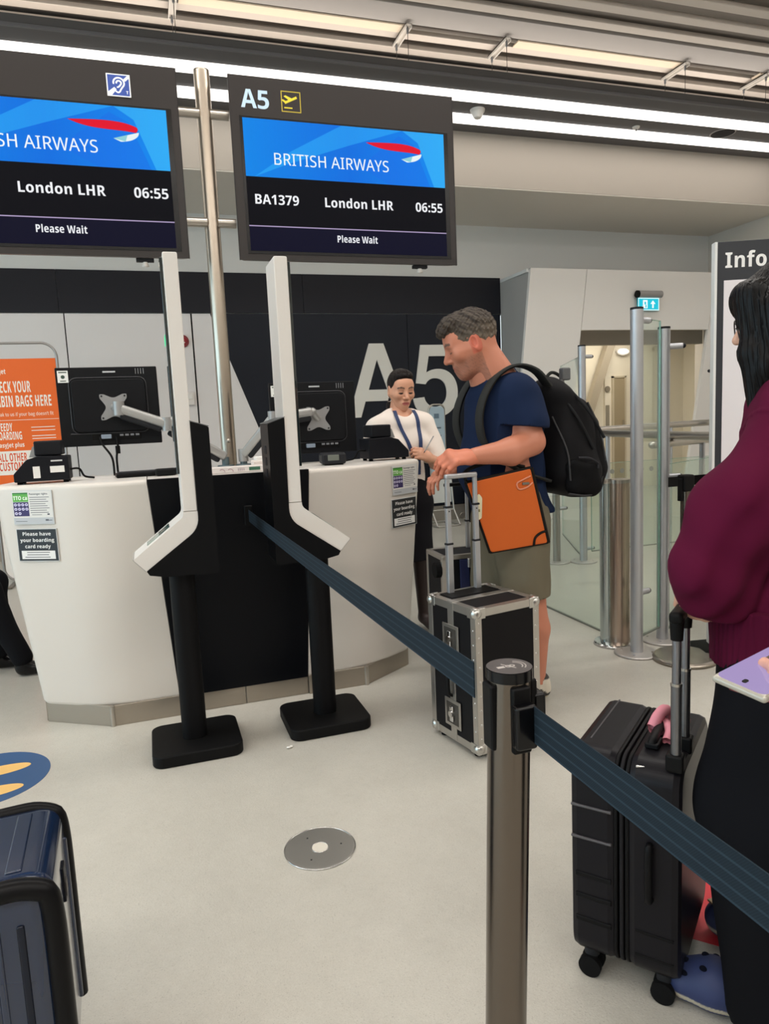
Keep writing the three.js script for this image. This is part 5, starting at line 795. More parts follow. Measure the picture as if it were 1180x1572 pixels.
{ // backpack
  const t = thing('backpack', 'large black backpack worn by the man in the navy shirt', 'backpack', [1.95, 0, -3.06]); const M = mat(0x111114, 0.7, 0, { sheen: 0.3 }), mv = g => g.translate(-1.95, 0, 3.06);
  mesh('main_bag', mv(soft([C([1.86, 1.42, -3.06], [1.88, 1.12, -3.06], 0.11, 0.14, { s: [0.85, 1.4], k: 0.06 }), C([1.95, 1.36, -3.06], [1.98, 1.1, -3.06], 0.11, 0.135, { s: [1, 1.25], k: 0.06 }), E([1.85, 1.47, -3.06], [0.09, 0.07, 0.14], { k: 0.05 })], 0.009, { mod: folds(0.006, 0.55) })), M, t);
  mesh('front_pocket', mv(soft([C([2.045, 1.3, -3.06], [2.055, 1.1, -3.06], 0.08, 0.1, { s: [0.9, 1.3], k: 0.04 }), E([2.02, 1.0, -3.06], [0.1, 0.05, 0.12], { k: 0.05 })], 0.009, { mod: folds(0.005, 0.6) })), mat(0x0d0d10, 0.75), t);
  mesh('side_pocket', mv(soft([C([1.88, 1.12, -2.885], [1.97, 1.1, -2.89], 0.045, 0.045, { s: [1, 0.7], k: 0.03 }), C([1.89, 1.04, -2.885], [1.98, 1.03, -2.89], 0.055, 0.055, { s: [1, 0.7], k: 0.03 })], 0.008, { mod: folds(0.003) })), mat(0x0b0b0d, 0.8), t);
  mesh('pocket_flap', mv(tube([[1.885, 1.165, -2.853], [1.94, 1.16, -2.848], [1.995, 1.135, -2.862], [1.998, 1.11, -2.862]], 0.006)), mat(0x26262a, 0.6), t);
  const st = mat(0x2f302f, 0.8); const strap = (pts, w) => { const c = new THREE.CatmullRomCurve3(pts.map(p => V3(...p))), N = 40, pos = [], idx = []; for (let i = 0; i <= N; i++) { const p = c.getPoint(i / N), tg = c.getTangent(i / N), s = V3(0, 0, 1), n = tg.clone().cross(s).normalize(); const ww = w / 2, h = 0.007; for (const [a, b] of [[-ww, h], [ww, h], [ww, -h], [-ww, -h]]) pos.push(p.x + n.x * b, p.y + n.y * b, p.z + n.z * b + a); } for (let i = 0; i < N; i++) for (let q = 0; q < 4; q++) { const a = i * 4 + q, b = i * 4 + (q + 1) % 4; idx.push(a, b, a + 4, b, b + 4, a + 4); } const g = new THREE.BufferGeometry(); g.setAttribute('position', new THREE.Float32BufferAttribute(pos, 3)); g.setIndex(idx); g.computeVertexNormals(); return g; };
  for (const z of [-2.945, -3.2]) mesh('shoulder_strap', mv(strap([[1.79, 1.5, z], [1.72, 1.575, z], [1.62, 1.6, z], [1.52, 1.555, z], [1.445, 1.44, z], [1.43, 1.33, z], [1.47, 1.22, z], [1.6, 1.12, z - 0.01 + (z > -3 ? 0.07 : -0.07)], [1.78, 1.06, z]], 0.062)), st, t);
  mesh('haul_loop', mv(tube([[1.83, 1.53, -3.06], [1.87, 1.57, -3.05], [1.92, 1.55, -3.05], [1.94, 1.52, -3.06]], 0.008)), st, t);
  const c = mesh('clip_on_camera', mv([bx(0.045, 0.06, 0.04, 1.925, 1.56, -3.02, 0.008).applyMatrix4(new THREE.Matrix4()), cyl(0.014, 0.014, 0.03, 1.905, 1.52, -3.02, 14)].map(g => g).reduce((a, b) => mergeGeometries([clean(a), clean(b)]))), mat(0x5a5c5e, 0.5), t, 'small grey clip on device');
  for (const [x0, y0, x1, y1] of [[1.84, 1.47, 2.0, 1.2], [1.9, 1.48, 2.06, 1.25]]) mesh('compression_strap', mv(tube([[x0, y0, -2.935], [(x0 + x1) / 2 - 0.01, (y0 + y1) / 2 + 0.01, -2.888], [x1, y1, -2.9]], 0.007, 20, 6)), mat(0x1e1f21, 0.7), t);
  for (const pts of [[[1.8, 1.36, -2.935], [1.84, 1.2, -2.875], [1.85, 1.06, -2.865]], [[2.0, 1.42, -2.945], [2.06, 1.3, -2.945], [2.09, 1.15, -2.94], [2.07, 1.02, -2.945]], [[1.84, 1.0, -2.865], [1.93, 0.985, -2.86], [2.0, 0.99, -2.885]]]) mesh('seam_piping', mv(tube(pts, 0.005, 24, 6)), mat(0x2a2b2e, 0.6), t);
  mesh('zip_pull', mv(tube([[2.075, 1.33, -2.99], [2.085, 1.3, -2.985], [2.082, 1.26, -2.985]], 0.003, 12, 6)), midGrey, t);
}
{ // orange bag hanging at his side
  const t = thing('laptop_bag', 'flat orange laptop bag with black trim hanging at the man\'s side', 'bag', [1.51, 0, -2.846]), z = 0;
  const o = [[-0.204, 1.09], [0.118, 1.135], [0.2, 0.785], [-0.095, 0.768]];
  mesh('body', ext(rounded(o, [0.01, 0.012, 0.02, 0.015]), 0.026, 0.006).translate(0, 0, -0.012), mat(0xc65a10, 0.7), t);
  const edge = (a, b, r = 0.006) => rod([a[0], a[1], 0.004], [b[0], b[1], 0.004], r, r, 8); const tr = mat(0x15120f, 0.6);
  mesh('trim', edge(o[0], o[1], 0.009), tr, t); mesh('trim', edge(o[1], o[2], 0.013), tr, t); mesh('trim', edge(o[2], o[3]), tr, t); mesh('trim', edge(o[3], o[0], 0.008), tr, t);
  const zp = mesh('zip_garage', new THREE.TubeGeometry(new THREE.CatmullRomCurve3([[0.11, 1.1], [0.07, 1.085], [0.04, 1.07], [0.05, 1.045], [0.09, 1.05], [0.12, 1.07]].map(p => V3(p[0], p[1], 0.016))), 30, 0.004, 6), mat(0xd98a6a, 0.5), t); mesh('zip_pull', bx(0.035, 0.012, 0.006, 0.085, 1.068, 0.017, 0.002), steelDark, zp);
  mesh('corner_piping', tube([[0.12, 0.78, 0.016], [0.128, 0.815, 0.016], [0.155, 0.835, 0.016], [0.185, 0.842, 0.014]], 0.006, 16, 6), tr, t);
  mesh('strap', tube([[-0.2, 1.09, 0], [-0.19, 1.14, -0.02], [-0.05, 1.17, -0.04], [0.1, 1.14, -0.02]], 0.009, 24, 6), tr, t);
  const tg = mesh('luggage_tag', ext(rounded([[-0.175, 0.915], [-0.14, 0.93], [-0.135, 1.02], [-0.15, 1.04], [-0.17, 1.02], [-0.18, 0.95]], 0.006, 3), 0.003).translate(0, 0, 0.018), mat(0xd9d4b4, 0.7), t, 'cream paper luggage tag'); mesh('print', bx(0.018, 0.012, 0.001, -0.157, 0.965, 0.0215, 0), mat(0x7a7848, 0.7), tg);
}
// ---------- the woman in white behind the desk ----------
{
  const sk = lin(206, 152, 124), dk = lin(34, 24, 22), hS = 1.0;
  const Z = V3(0.02, -0.2, 0.98).normalize(), X = V3(0, 1, 0).cross(Z).normalize(), Y = Z.clone().cross(X), hm = new THREE.Matrix4().makeBasis(X, Y, Z).scale(V3(hS * 0.98, hS * 1.03, hS)).setPosition(1.535, 1.555, -4.27);
  const head = toWorld(headGeo({ skin: sk, lip: lin(172, 92, 88), dark: dk, fem: 1, jaw: 0.86, neck: 0.05 }), hm);
  const body = soft([
    C([1.53, 1.47, -4.29], [1.53, 1.38, -4.29], 0.05, 0.058, { k: 0.03 }), C([1.53, 1.33, -4.29], [1.53, 1.02, -4.29], 0.1, 0.09, { s: [1.35, 1], k: 0.05 }), C([1.53, 1.0, -4.29], [1.54, 0.85, -4.29], 0.1, 0.11, { s: [1.35, 1], k: 0.05 }),
    C([1.36, 1.32, -4.29], [1.31, 1.1, -4.26], 0.05, 0.042, { k: 0.02 }), C([1.31, 1.1, -4.26], [1.38, 1.13, -4.14], 0.04, 0.028, { k: 0.02 }), C([1.69, 1.33, -4.28], [1.745, 1.09, -4.25], 0.05, 0.042, { k: 0.02 }), C([1.745, 1.09, -4.25], [1.65, 1.13, -4.1], 0.041, 0.027, { k: 0.02 }),
    C([1.47, 0.85, -4.29], [1.47, 0.48, -4.29], 0.085, 0.058, { k: 0.03 }), C([1.47, 0.48, -4.29], [1.47, 0.08, -4.3], 0.056, 0.034, { k: 0.02 }), C([1.61, 0.85, -4.29], [1.635, 0.48, -4.29], 0.085, 0.06, { k: 0.03 }), C([1.635, 0.48, -4.29], [1.64, 0.08, -4.3], 0.058, 0.034, { k: 0.02 }), C([1.47, 0.06, -4.3], [1.47, 0.03, -4.17], 0.034, 0.028, { k: 0.03 }), C([1.64, 0.06, -4.3], [1.65, 0.03, -4.17], 0.034, 0.028, { k: 0.03 }),
  ], 0.008, { color: (x, y) => y < 0.8 ? lin(40, 24, 24) : sk });
  const pinch = handGeo({ skin: sk, curl: [[0.7, 0.7, 0.4], [0.75, 0.85, 0.5], [0.85, 0.95, 0.6], [0.95, 1.0, 0.6]], spread: 0.03, thumb: [[0.02, -0.006, 0.022], [0.05, -0.022, 0.04], [0.078, -0.036, 0.042], [0.1, -0.05, 0.036]] });
  const hl = toWorld(pinch, basis([-0.9, 0.42, 0.15], [0.25, 0.3, 0.9], [1.648, 1.132, -4.098], 0.95));
  const hr = toWorld(handGeo({ skin: sk, curl: [[0.4, 0.4, 0.2], [0.4, 0.4, 0.2], [0.4, 0.4, 0.2], [0.4, 0.4, 0.2]] }), basis([0.4, 0.05, 0.9], [0, 1, 0], [1.38, 1.13, -4.14], 0.95));
  const blouseP = [C([1.53, 1.34, -4.285], [1.53, 1.05, -4.28], 0.118, 0.108, { s: [1.36, 1], k: 0.05 }), C([1.53, 1.05, -4.28], [1.535, 0.98, -4.28], 0.108, 0.112, { s: [1.36, 1], k: 0.04 }), C([1.4, 1.35, -4.29], [1.66, 1.36, -4.29], 0.058, 0.058, { k: 0.05 }), C([1.365, 1.33, -4.29], [1.315, 1.15, -4.265], 0.068, 0.07, { k: 0.03 }), C([1.69, 1.34, -4.28], [1.74, 1.13, -4.25], 0.07, 0.078, { k: 0.03 }), E([1.47, 1.22, -4.2], [0.07, 0.07, 0.05], { k: 0.05 }), E([1.6, 1.22, -4.2], [0.07, 0.07, 0.05], { k: 0.05 }), E([1.53, 1.46, -4.24], [0.066, 0.085, 0.07], { neg: 1, k: 0.012 }), C([1.532, 1.4, -4.15], [1.532, 1.33, -4.15], 0.006, 0.002, { neg: 1, k: 0.006 })];
  const blouse = soft(blouseP, 0.007, { mod: (x, y, z, d) => { d = folds(0.003, 0.9)(x, y, z, d); d = Math.max(d, 0.97 - y); if (x > 1.655) d = Math.max(d, 1.115 - y); if (x < 1.4) d = Math.max(d, 1.14 - y); return d; } });
  const skirt = soft([C([1.535, 1.0, -4.28], [1.54, 0.85, -4.28], 0.112, 0.128, { s: [1.36, 1.02], k: 0.05 }), C([1.54, 0.85, -4.28], [1.55, 0.48, -4.28], 0.128, 0.122, { s: [1.32, 1], k: 0.05 })], 0.009, { mod: (x, y, z, d) => Math.max(folds(0.003, 0.6)(x, y, z, d), 0.475 - y, y - 1.01) });
  const hair = toWorld(soft([E([0, 0.045, -0.02], [0.081, 0.09, 0.1], { k: 0.02 }), E([0, 0.1, 0.03], [0.06, 0.03, 0.05], { k: 0.03 }), E([0, 0.0, 0.122], [0.07, 0.1, 0.078], { neg: 1, k: 0.016 }), E([0, -0.085, 0.01], [0.12, 0.075, 0.15], { neg: 1, k: 0.012 }), E([0, 0.0, -0.115], [0.03, 0.03, 0.03], { k: 0.02 }), C([0, 0.0, -0.12], [-0.04, -0.13, -0.11], 0.026, 0.016, { k: 0.02 }), C([-0.04, -0.1, -0.1], [-0.05, -0.16, -0.07], 0.018, 0.01, { k: 0.02 }), ...[-1, 1].map(s => E([s * 0.088, -0.016, -0.008], [0.024, 0.034, 0.024], { neg: 1, k: 0.006 }))], 0.0036, { box: [[-0.11, -0.19, -0.16], [0.11, 0.16, 0.11]], mod: (x, y, z, d) => Math.abs(d) > 0.02 ? d : d + 0.0009 * Math.sin(x * 700) + (Math.abs(x - 0.012) < 0.004 && y > 0.1 && z > 0 ? 0.003 : 0) }), hm);
  const t = person('woman in a white blouse and dark skirt behind the desk', [1.53, -4.28], [['body', mergeIdx([body, head, hl, hr]), skinMat], ['blouse', blouse, mat(0xe8ded6, 0.8)], ['skirt', skirt, mat(0x17161b, 0.85)], ['hair', hair, mat(0x17110f, 0.45)]]);
  const mv = g => g.translate(-1.53, 0, 4.28);
  const lanM = mat(0x18305c, 0.6);
  const bP = compile([...blouseP.filter(p => !p.neg), C([1.53, 1.47, -4.29], [1.53, 1.38, -4.29], 0.052, 0.058, { k: 0.03 })]), front = (x, y) => { let z = -4.0; while (z > -4.32 && evalP(bP, x, y, z) > 0.004) z -= 0.002; return z; };
  for (const side of [[[1.468, 1.435], [1.468, 1.4], [1.482, 1.34], [1.53, 1.22], [1.572, 1.1], [1.588, 1.03]], [[1.592, 1.435], [1.6, 1.4], [1.607, 1.34], [1.606, 1.22], [1.6, 1.1], [1.594, 1.03]]]) {
    const c = new THREE.CatmullRomCurve3(side.map(p => V3(p[0], p[1], 0))), N = 40, pos = [], idx = [];
    for (let i = 0; i <= N; i++) { const p = c.getPoint(i / N), z = front(p.x, p.y); for (const [a, b] of [[-0.0115, 0.004], [0.0115, 0.004], [0.0115, 0], [-0.0115, 0]]) pos.push(p.x + a, p.y, z + b); }
    for (let i = 0; i < N; i++) for (let q = 0; q < 4; q++) { const a = i * 4 + q, b = i * 4 + (q + 1) % 4; idx.push(a, b, a + 4, b, b + 4, a + 4); }
    const g = new THREE.BufferGeometry(); g.setAttribute('position', new THREE.Float32BufferAttribute(pos, 3)); g.setIndex(idx); g.computeVertexNormals(); mesh('lanyard', mv(g), lanM, t);
  }

  mesh('earring', mv(new THREE.TorusGeometry(0.012, 0.0015, 6, 20).translate(1.452, 1.505, -4.265)), chrome, t);
  mesh('sleeve_cuff', mv(rod([1.742, 1.112, -4.252], [1.738, 1.128, -4.25], 0.072, 0.072, 30)), mat(0xdcd6d2, 0.8), t); mesh('cuff_piping', mv(rod([1.7395, 1.129, -4.25], [1.7385, 1.133, -4.25], 0.0755, 0.0755, 30)), mat(0x2b3346, 0.8), t);
  const pen = thing('pen', 'slim grey pen held by the woman in white', 'pen', [1.585, 1.2, -4.005]); mesh('barrel', rod([-0.01, -0.02, 0], [0.055, 0.07, -0.01], 0.0035, 0.0035, 10), silverPaint, pen); mesh('tip', rod([-0.01, -0.02, 0], [-0.016, -0.029, 0.001], 0.0035, 0.001, 10), darkGrey, pen);
}
// ---------- the woman in burgundy with the black suitcase ----------
{
  const sk = lin(208, 160, 136), dk = lin(20, 18, 18), F = [-0.8, 0, -0.6];
  const Z = V3(-0.775, -0.12, -0.63).normalize(), X = V3(0, 1, 0).cross(Z).normalize(), Y = Z.clone().cross(X), hm = new THREE.Matrix4().makeBasis(X, Y, Z).setPosition(1.378, 1.56, -1.257);
  const head = toWorld(headGeo({ skin: sk, lip: lin(176, 104, 96), dark: dk, fem: 1, jaw: 0.9, neck: 0.05 }), hm), yaw = Math.atan2(-0.8, -0.6);
  const body = soft([
    C([1.37, 1.45, -1.24], [1.385, 1.36, -1.22], 0.05, 0.06, { k: 0.03 }), C([1.39, 1.3, -1.2], [1.36, 0.95, -1.18], 0.095, 0.09, { s: [1, 1], k: 0.05 }), C([1.36, 0.95, -1.18], [1.34, 0.85, -1.17], 0.1, 0.11, { k: 0.04 }),
    C([1.29, 1.33, -1.15], [1.15, 1.13, -1.18], 0.045, 0.038, { k: 0.02 }), C([1.15, 1.13, -1.18], [1.1, 1.0, -1.2], 0.037, 0.027, { k: 0.02 }), C([1.46, 1.33, -1.3], [1.52, 1.07, -1.34], 0.045, 0.038, { k: 0.02 }), C([1.52, 1.07, -1.34], [1.5, 0.86, -1.38], 0.036, 0.026, { k: 0.02 }),
    C([1.27, 0.85, -1.12], [1.21, 0.45, -1.11], 0.08, 0.055, { k: 0.03 }), C([1.21, 0.45, -1.11], [1.2, 0.09, -1.1], 0.05, 0.033, { k: 0.02 }), C([1.4, 0.85, -1.22], [1.42, 0.45, -1.22], 0.08, 0.055, { k: 0.03 }), C([1.42, 0.45, -1.22], [1.43, 0.09, -1.22], 0.05, 0.033, { k: 0.02 }), C([1.2, 0.055, -1.1], [1.13, 0.04, -1.19], 0.032, 0.028, { k: 0.03 }), C([1.43, 0.055, -1.22], [1.36, 0.04, -1.31], 0.032, 0.028, { k: 0.03 }),
  ], 0.009, { color: () => sk });
  const hl = toWorld(handGeo({ skin: sk, curl: [[1.1, 1.0, 0.5], [1.1, 1.0, 0.5], [1.1, 1.0, 0.5], [1.1, 1.0, 0.5]] }), basis([0.02, -0.8, -0.3], [-0.85, 0.1, 0.35], [1.1, 1.0, -1.2], 0.85));
  const hr = toWorld(handGeo({ skin: sk, curl: [[0.5, 0.5, 0.3], [0.5, 0.5, 0.3], [0.5, 0.5, 0.3], [0.5, 0.5, 0.3]] }), basis([-0.2, -0.97, -0.1], [0.6, -0.1, -0.8], [1.5, 0.86, -1.38], 0.92));
  const jacket = soft([C([1.38, 1.36, -1.22], [1.36, 1.05, -1.18], 0.115, 0.15, { k: 0.06 }), C([1.36, 1.05, -1.18], [1.305, 0.92, -1.15], 0.15, 0.17, { k: 0.05 }), C([1.31, 1.35, -1.17], [1.45, 1.36, -1.29], 0.068, 0.068, { k: 0.05 }),
    C([1.28, 1.325, -1.15], [1.17, 1.15, -1.16], 0.078, 0.098, { k: 0.04 }), C([1.17, 1.15, -1.16], [1.09, 1.04, -1.175], 0.1, 0.084, { k: 0.05 }), C([1.09, 1.02, -1.17], [1.12, 0.995, -1.16], 0.062, 0.06, { k: 0.04 }), C([1.1, 1.0, -1.19], [1.105, 0.968, -1.2], 0.06, 0.046, { k: 0.03 }), C([1.47, 1.32, -1.3], [1.52, 1.07, -1.34], 0.078, 0.08, { k: 0.04 }), C([1.52, 1.07, -1.34], [1.5, 0.9, -1.38], 0.07, 0.048, { k: 0.04 }), E([1.045, 1.03, -1.175], [0.014, 0.02, 0.026], { neg: 1, k: 0.02 })], 0.0075, { mod: (x, y, z, d) => { if (Math.abs(d) < 0.04) { const cr = Math.abs(((x - 1.28) * 0.52 + (y - 1.32) * 0.85)); d += 0.008 * wob(x, y, z, 0.42) + 0.003 * wob(z, x, y, 1.1) + 0.005 * Math.sin((x * 0.85 - y * 0.52) * 95 + Math.sin(y * 18) * 1.5) * clamp((1.3 - y) * 4, 0, 1) * (x < 1.24 ? 1 : 0.2) - (Math.abs((x - 1.285) * 0.55 + (y - 1.33) * 0.83 + 0.012) < 0.004 && x < 1.36 ? 0.002 : 0); } return Math.max(d, x < 1.2 ? 0.93 - y : 0.865 - y); } });
  const hem = soft([C([1.305, 0.95, -1.15], [1.295, 0.84, -1.143], 0.176, 0.17, { k: 0.03 })], 0.008, { mod: (x, y, z, d) => Math.max(d + (Math.abs(d) < 0.03 ? 0.0018 * Math.sin(Math.atan2(x - 1.3, z + 1.145) * 70) : 0), 0.815 - y, y - 0.955) });
  const trousers = soft([C([1.345, 0.92, -1.17], [1.335, 0.8, -1.165], 0.135, 0.15, { k: 0.05 }), C([1.26, 0.82, -1.12], [1.2, 0.5, -1.105], 0.14, 0.142, { k: 0.05 }), C([1.2, 0.5, -1.105], [1.22, 0.08, -1.075], 0.142, 0.125, { k: 0.05 }), C([1.4, 0.82, -1.23], [1.44, 0.08, -1.21], 0.14, 0.13, { k: 0.04 })], 0.009, { mod: (x, y, z, d) => Math.max(folds(0.006, 0.45)(x, y, z, d), 0.045 - y) });
  // long straight hair
  const hairP = [E([0, 0.045, -0.015], [0.087, 0.093, 0.108], { k: 0.02 }), C([0, 0.04, -0.03], [0, -0.1, -0.06], 0.09, 0.09, { s: [1, 0.85], k: 0.04 }), C([0, -0.1, -0.06], [0.01, -0.22, -0.085], 0.09, 0.075, { s: [1.05, 0.6], k: 0.04 }), C([0.082, 0.03, 0.03], [0.07, -0.1, 0.055], 0.034, 0.034, { k: 0.03 }), C([0.07, -0.1, 0.055], [0.075, -0.235, 0.065], 0.034, 0.006, { k: 0.03 }), C([-0.078, 0.03, 0.03], [-0.075, -0.2, 0.04], 0.03, 0.02, { k: 0.03 }), E([0, 0.06, 0.085], [0.07, 0.04, 0.03], { k: 0.03 }), E([0, -0.07, 0.13], [0.05, 0.1, 0.075], { neg: 1, k: 0.01 }), C([0.062, 0.07, 0.072], [0.064, -0.06, 0.088], 0.026, 0.024, { k: 0.02 }), C([0.064, -0.06, 0.088], [0.07, -0.2, 0.088], 0.026, 0.02, { k: 0.02 }), C([0.07, -0.2, 0.088], [0.075, -0.31, 0.095], 0.02, 0.004, { k: 0.02 }), C([0.04, 0.075, 0.09], [0.052, 0.01, 0.098], 0.016, 0.012, { k: 0.016 })];
  const hair = toWorld(soft(hairP, 0.0042, { mod: (x, y, z, d) => Math.abs(d) > 0.02 ? d : d + 0.0011 * Math.sin(Math.atan2(x, z + 0.02) * 64 + Math.sin(y * 22) * 1.6) + 0.0006 * Math.sin(Math.atan2(x, z + 0.02) * 150) }), hm);
  const t = person('woman with long black hair in a burgundy jacket holding the black suitcase', [1.34, -1.17], [['body', mergeIdx([body, head, hl, hr]), skinMat], ['jacket', jacket, mat(0x4f0b2a, 0.9)], ['jacket_hem', hem, mat(0x4c0a28, 0.9)], ['trousers', trousers, mat(0x0b0c11, 0.85)], ['hair', hair, mat(0x0b0a0b, 0.38)]]);
  const mv = g => g.translate(-1.34, 0, 1.17), L = (x, y, z) => V3(x, y, z).applyMatrix4(hm).toArray();
  const gl = mesh('glasses', mv(mergeGeometries([...[-0.034, 0.034].map(x => clean(new THREE.TubeGeometry(new THREE.CatmullRomCurve3(Array.from({ length: 20 }, (_, k) => V3(...L(x + 0.027 * Math.cos(k * 0.314), 0.0 + 0.024 * Math.sin(k * 0.314), 0.104))), true), 40, 0.0016, 6, true))), ...[-1, 1].map(s => clean(rod(L(s * 0.062, 0.006, 0.1), L(s * 0.083, 0.008, 0.0), 0.0016, 0.0016, 6))), clean(rod(L(-0.008, 0.004, 0.106), L(0.008, 0.004, 0.106), 0.0016, 0.0016, 6))])), mat(0x2b2b2e, 0.3, 0.6), t);
  // clogs
  const clogPrims = (x, z) => { const P = (f, y) => [x - 0.66 * f, y, z - 0.75 * f]; return [C(P(0.1, 0.052), P(-0.02, 0.05), 0.052, 0.046, { k: 0.03 }), C(P(0.16, 0.046), P(0.1, 0.06), 0.046, 0.05, { k: 0.03 }), C(P(-0.02, 0.05), P(-0.08, 0.045), 0.046, 0.042, { k: 0.03 })]; }, clogF = (x, z) => compile(clogPrims(x, z));
  const clog = (x, z) => { const dx = -0.66, dz = -0.75; const P = (f, y) => [x + dx * f, y, z + dz * f]; const g = soft(clogPrims(x, z), 0.006, { mod: (a, y, b, d) => Math.max(d, 0.002 - y), color: (a, y, b) => Math.abs(y - 0.03) < 0.008 ? lin(186, 178, 160) : lin(42, 54, 96) }); return g; };
  const cm = new THREE.MeshPhysicalMaterial({ vertexColors: true, roughness: 0.6 });
  for (const [x, z] of [[1.2, -1.115], [1.43, -1.24]]) { const c = mesh('clog', mv(clog(x, z)), cm, t, 'blue clog with a pale sole stripe'); for (const [f, s, y] of [[0.16, 0.0, 0.09], [0.12, 0.02, 0.105], [0.12, -0.025, 0.1], [0.07, 0.035, 0.09], [0.16, -0.03, 0.076], [0.1, 0.048, 0.064], [0.05, 0.05, 0.06]]) { const hx = x - 0.66 * f + 0.75 * s, hz = z - 0.75 * f - 0.66 * s; let hy = 0.16; while (hy > 0.04 && evalP(clogF(x, z), hx, hy, hz) > 0) hy -= 0.001; mesh('vent_hole', mv(sph(0.0085, hx, hy, hz, 1, 0.5, 1)), mat(0x0a0e1c, 0.9), c); } mesh('charm', mv(bx(0.024, 0.006, 0.018, x - 0.66 * 0.185, 0.088, z - 0.75 * 0.185, 0.002)), mat(0xb9a27e, 0.6), c); }
}
// ---------- a traveller beside the camera; only the hand, phone and passport reach into view ----------
{
  const sk = lin(214, 160, 142);
  const body = soft([C([1.22, 1.5, -0.42], [1.22, 1.4, -0.42], 0.055, 0.06, { k: 0.03 }), C([1.22, 1.34, -0.42], [1.22, 0.95, -0.42], 0.12, 0.11, { s: [1, 1.3], k: 0.05 }), C([1.22, 0.95, -0.42], [1.22, 0.85, -0.42], 0.12, 0.12, { s: [1, 1.2], k: 0.05 }), C([1.22, 1.38, -0.6], [1.2, 1.08, -0.66], 0.05, 0.042, { k: 0.02 }), C([1.2, 1.08, -0.66], [0.895, 1.01, -0.665], 0.042, 0.029, { k: 0.02 }), C([1.22, 1.38, -0.24], [1.24, 1.08, -0.2], 0.05, 0.042, { k: 0.02 }), C([1.24, 1.08, -0.2], [1.2, 0.85, -0.2], 0.04, 0.03, { k: 0.02 }), ...[-0.52, -0.32].flatMap(z => [C([1.22, 0.85, z], [1.23, 0.46, z], 0.085, 0.06, { k: 0.03 }), C([1.23, 0.46, z], [1.24, 0.08, z], 0.055, 0.035, { k: 0.02 }), C([1.24, 0.05, z], [1.12, 0.03, z], 0.034, 0.028, { k: 0.03 })])], 0.01, { color: () => sk });
  const Z = V3(-1, -0.3, -0.1).normalize(), X = V3(0, 1, 0).cross(Z).normalize(), Y = Z.clone().cross(X), hm = new THREE.Matrix4().makeBasis(X, Y, Z).setPosition(1.2, 1.6, -0.42), head = toWorld(headGeo({ skin: sk, lip: lin(178, 108, 100), dark: lin(60, 46, 40), neck: 0.052 }), hm);
  const hand = toWorld(handGeo({ skin: sk, curl: [[0.75, 0.9, 0.5], [0.7, 1.0, 0.5], [0.7, 1.0, 0.5], [0.7, 1.0, 0.5]], spread: 0.03, thumb: [[0.02, 0.0, 0.024], [0.045, 0.02, 0.036], [0.085, 0.028, 0.03], [0.118, 0.022, 0.018]] }), basis([-0.97, -0.02, -0.24], [0.1, 0.15, 0.98], [0.884, 0.996, -0.672], 0.95));
  const top = soft([C([1.22, 1.38, -0.42], [1.22, 0.92, -0.42], 0.14, 0.135, { s: [1, 1.35], k: 0.05 }), C([1.22, 1.38, -0.6], [1.2, 1.08, -0.66], 0.07, 0.062, { k: 0.03 }), C([1.2, 1.08, -0.66], [1.0, 1.03, -0.665], 0.06, 0.045, { k: 0.03 }), C([1.22, 1.38, -0.24], [1.24, 1.08, -0.2], 0.07, 0.062, { k: 0.03 }), C([1.24, 1.08, -0.2], [1.2, 0.88, -0.2], 0.06, 0.045, { k: 0.03 })], 0.012, { mod: folds(0.004, 0.6) });
  const legs = soft([C([1.22, 0.98, -0.42], [1.22, 0.86, -0.42], 0.13, 0.14, { s: [1, 1.2], k: 0.04 }), ...[-0.52, -0.32].map(z => C([1.22, 0.86, z], [1.24, 0.1, z], 0.11, 0.075, { k: 0.03 }))], 0.012, { mod: (x, y, z, d) => Math.max(folds(0.004, 0.6)(x, y, z, d), 0.06 - y) });
  const hair = toWorld(soft([E([0, 0.045, -0.018], [0.083, 0.092, 0.103], { k: 0.02 }), E([0, 0, 0.115], [0.09, 0.072, 0.062], { neg: 1, k: 0.012 }), E([0, -0.075, 0.01], [0.13, 0.072, 0.16], { neg: 1, k: 0.012 })], 0.006), hm);
  person('traveller in dark clothes whose hand holds a phone and red passport', [1.22, -0.42], [['body', mergeIdx([body, head, hand]), skinMat], ['sweater', top, mat(0x2a2d33, 0.85)], ['trousers', legs, mat(0x1c1e24, 0.85)], ['hair', hair, mat(0x2c211b, 0.6)]]);
  const ph = thing('mobile_phone', 'mobile phone with a lilac screen in a clear case, held out', 'phone', [0.788, 1.008, -0.738]); ph.rotation.order = 'YXZ'; ph.rotation.set(0.14, 0.28, 0.06);
  mesh('case', bx(0.152, 0.011, 0.076, 0, 0, 0, 0.0052), mat(0xb5b0a4, 0.2, 0.2), ph); mesh('screen', ext(roundRect(0.144, 0.068, 0.01), 0.0012).rotateX(-Math.PI / 2).translate(0, 0.0052, 0), mat(0x000000, 0.12, 0, { emissive: 0xb8a4d8, emissiveIntensity: 0.8 }), ph); mesh('camera_island', ext(roundRect(0.011, 0.006, 0.0029), 0.0008).rotateX(-Math.PI / 2).rotateY(0).translate(-0.058, 0.0064, 0.0), black, ph); mesh('button', bx(0.018, 0.003, 0.002, -0.03, 0, 0.039, 0.0008), mat(0x8e897e, 0.3), ph);
  mesh('app_tile', bx(0.03, 0.0004, 0.05, 0.045, 0.0066, 0.005, 0), mat(0x5a4534, 0.5), ph);
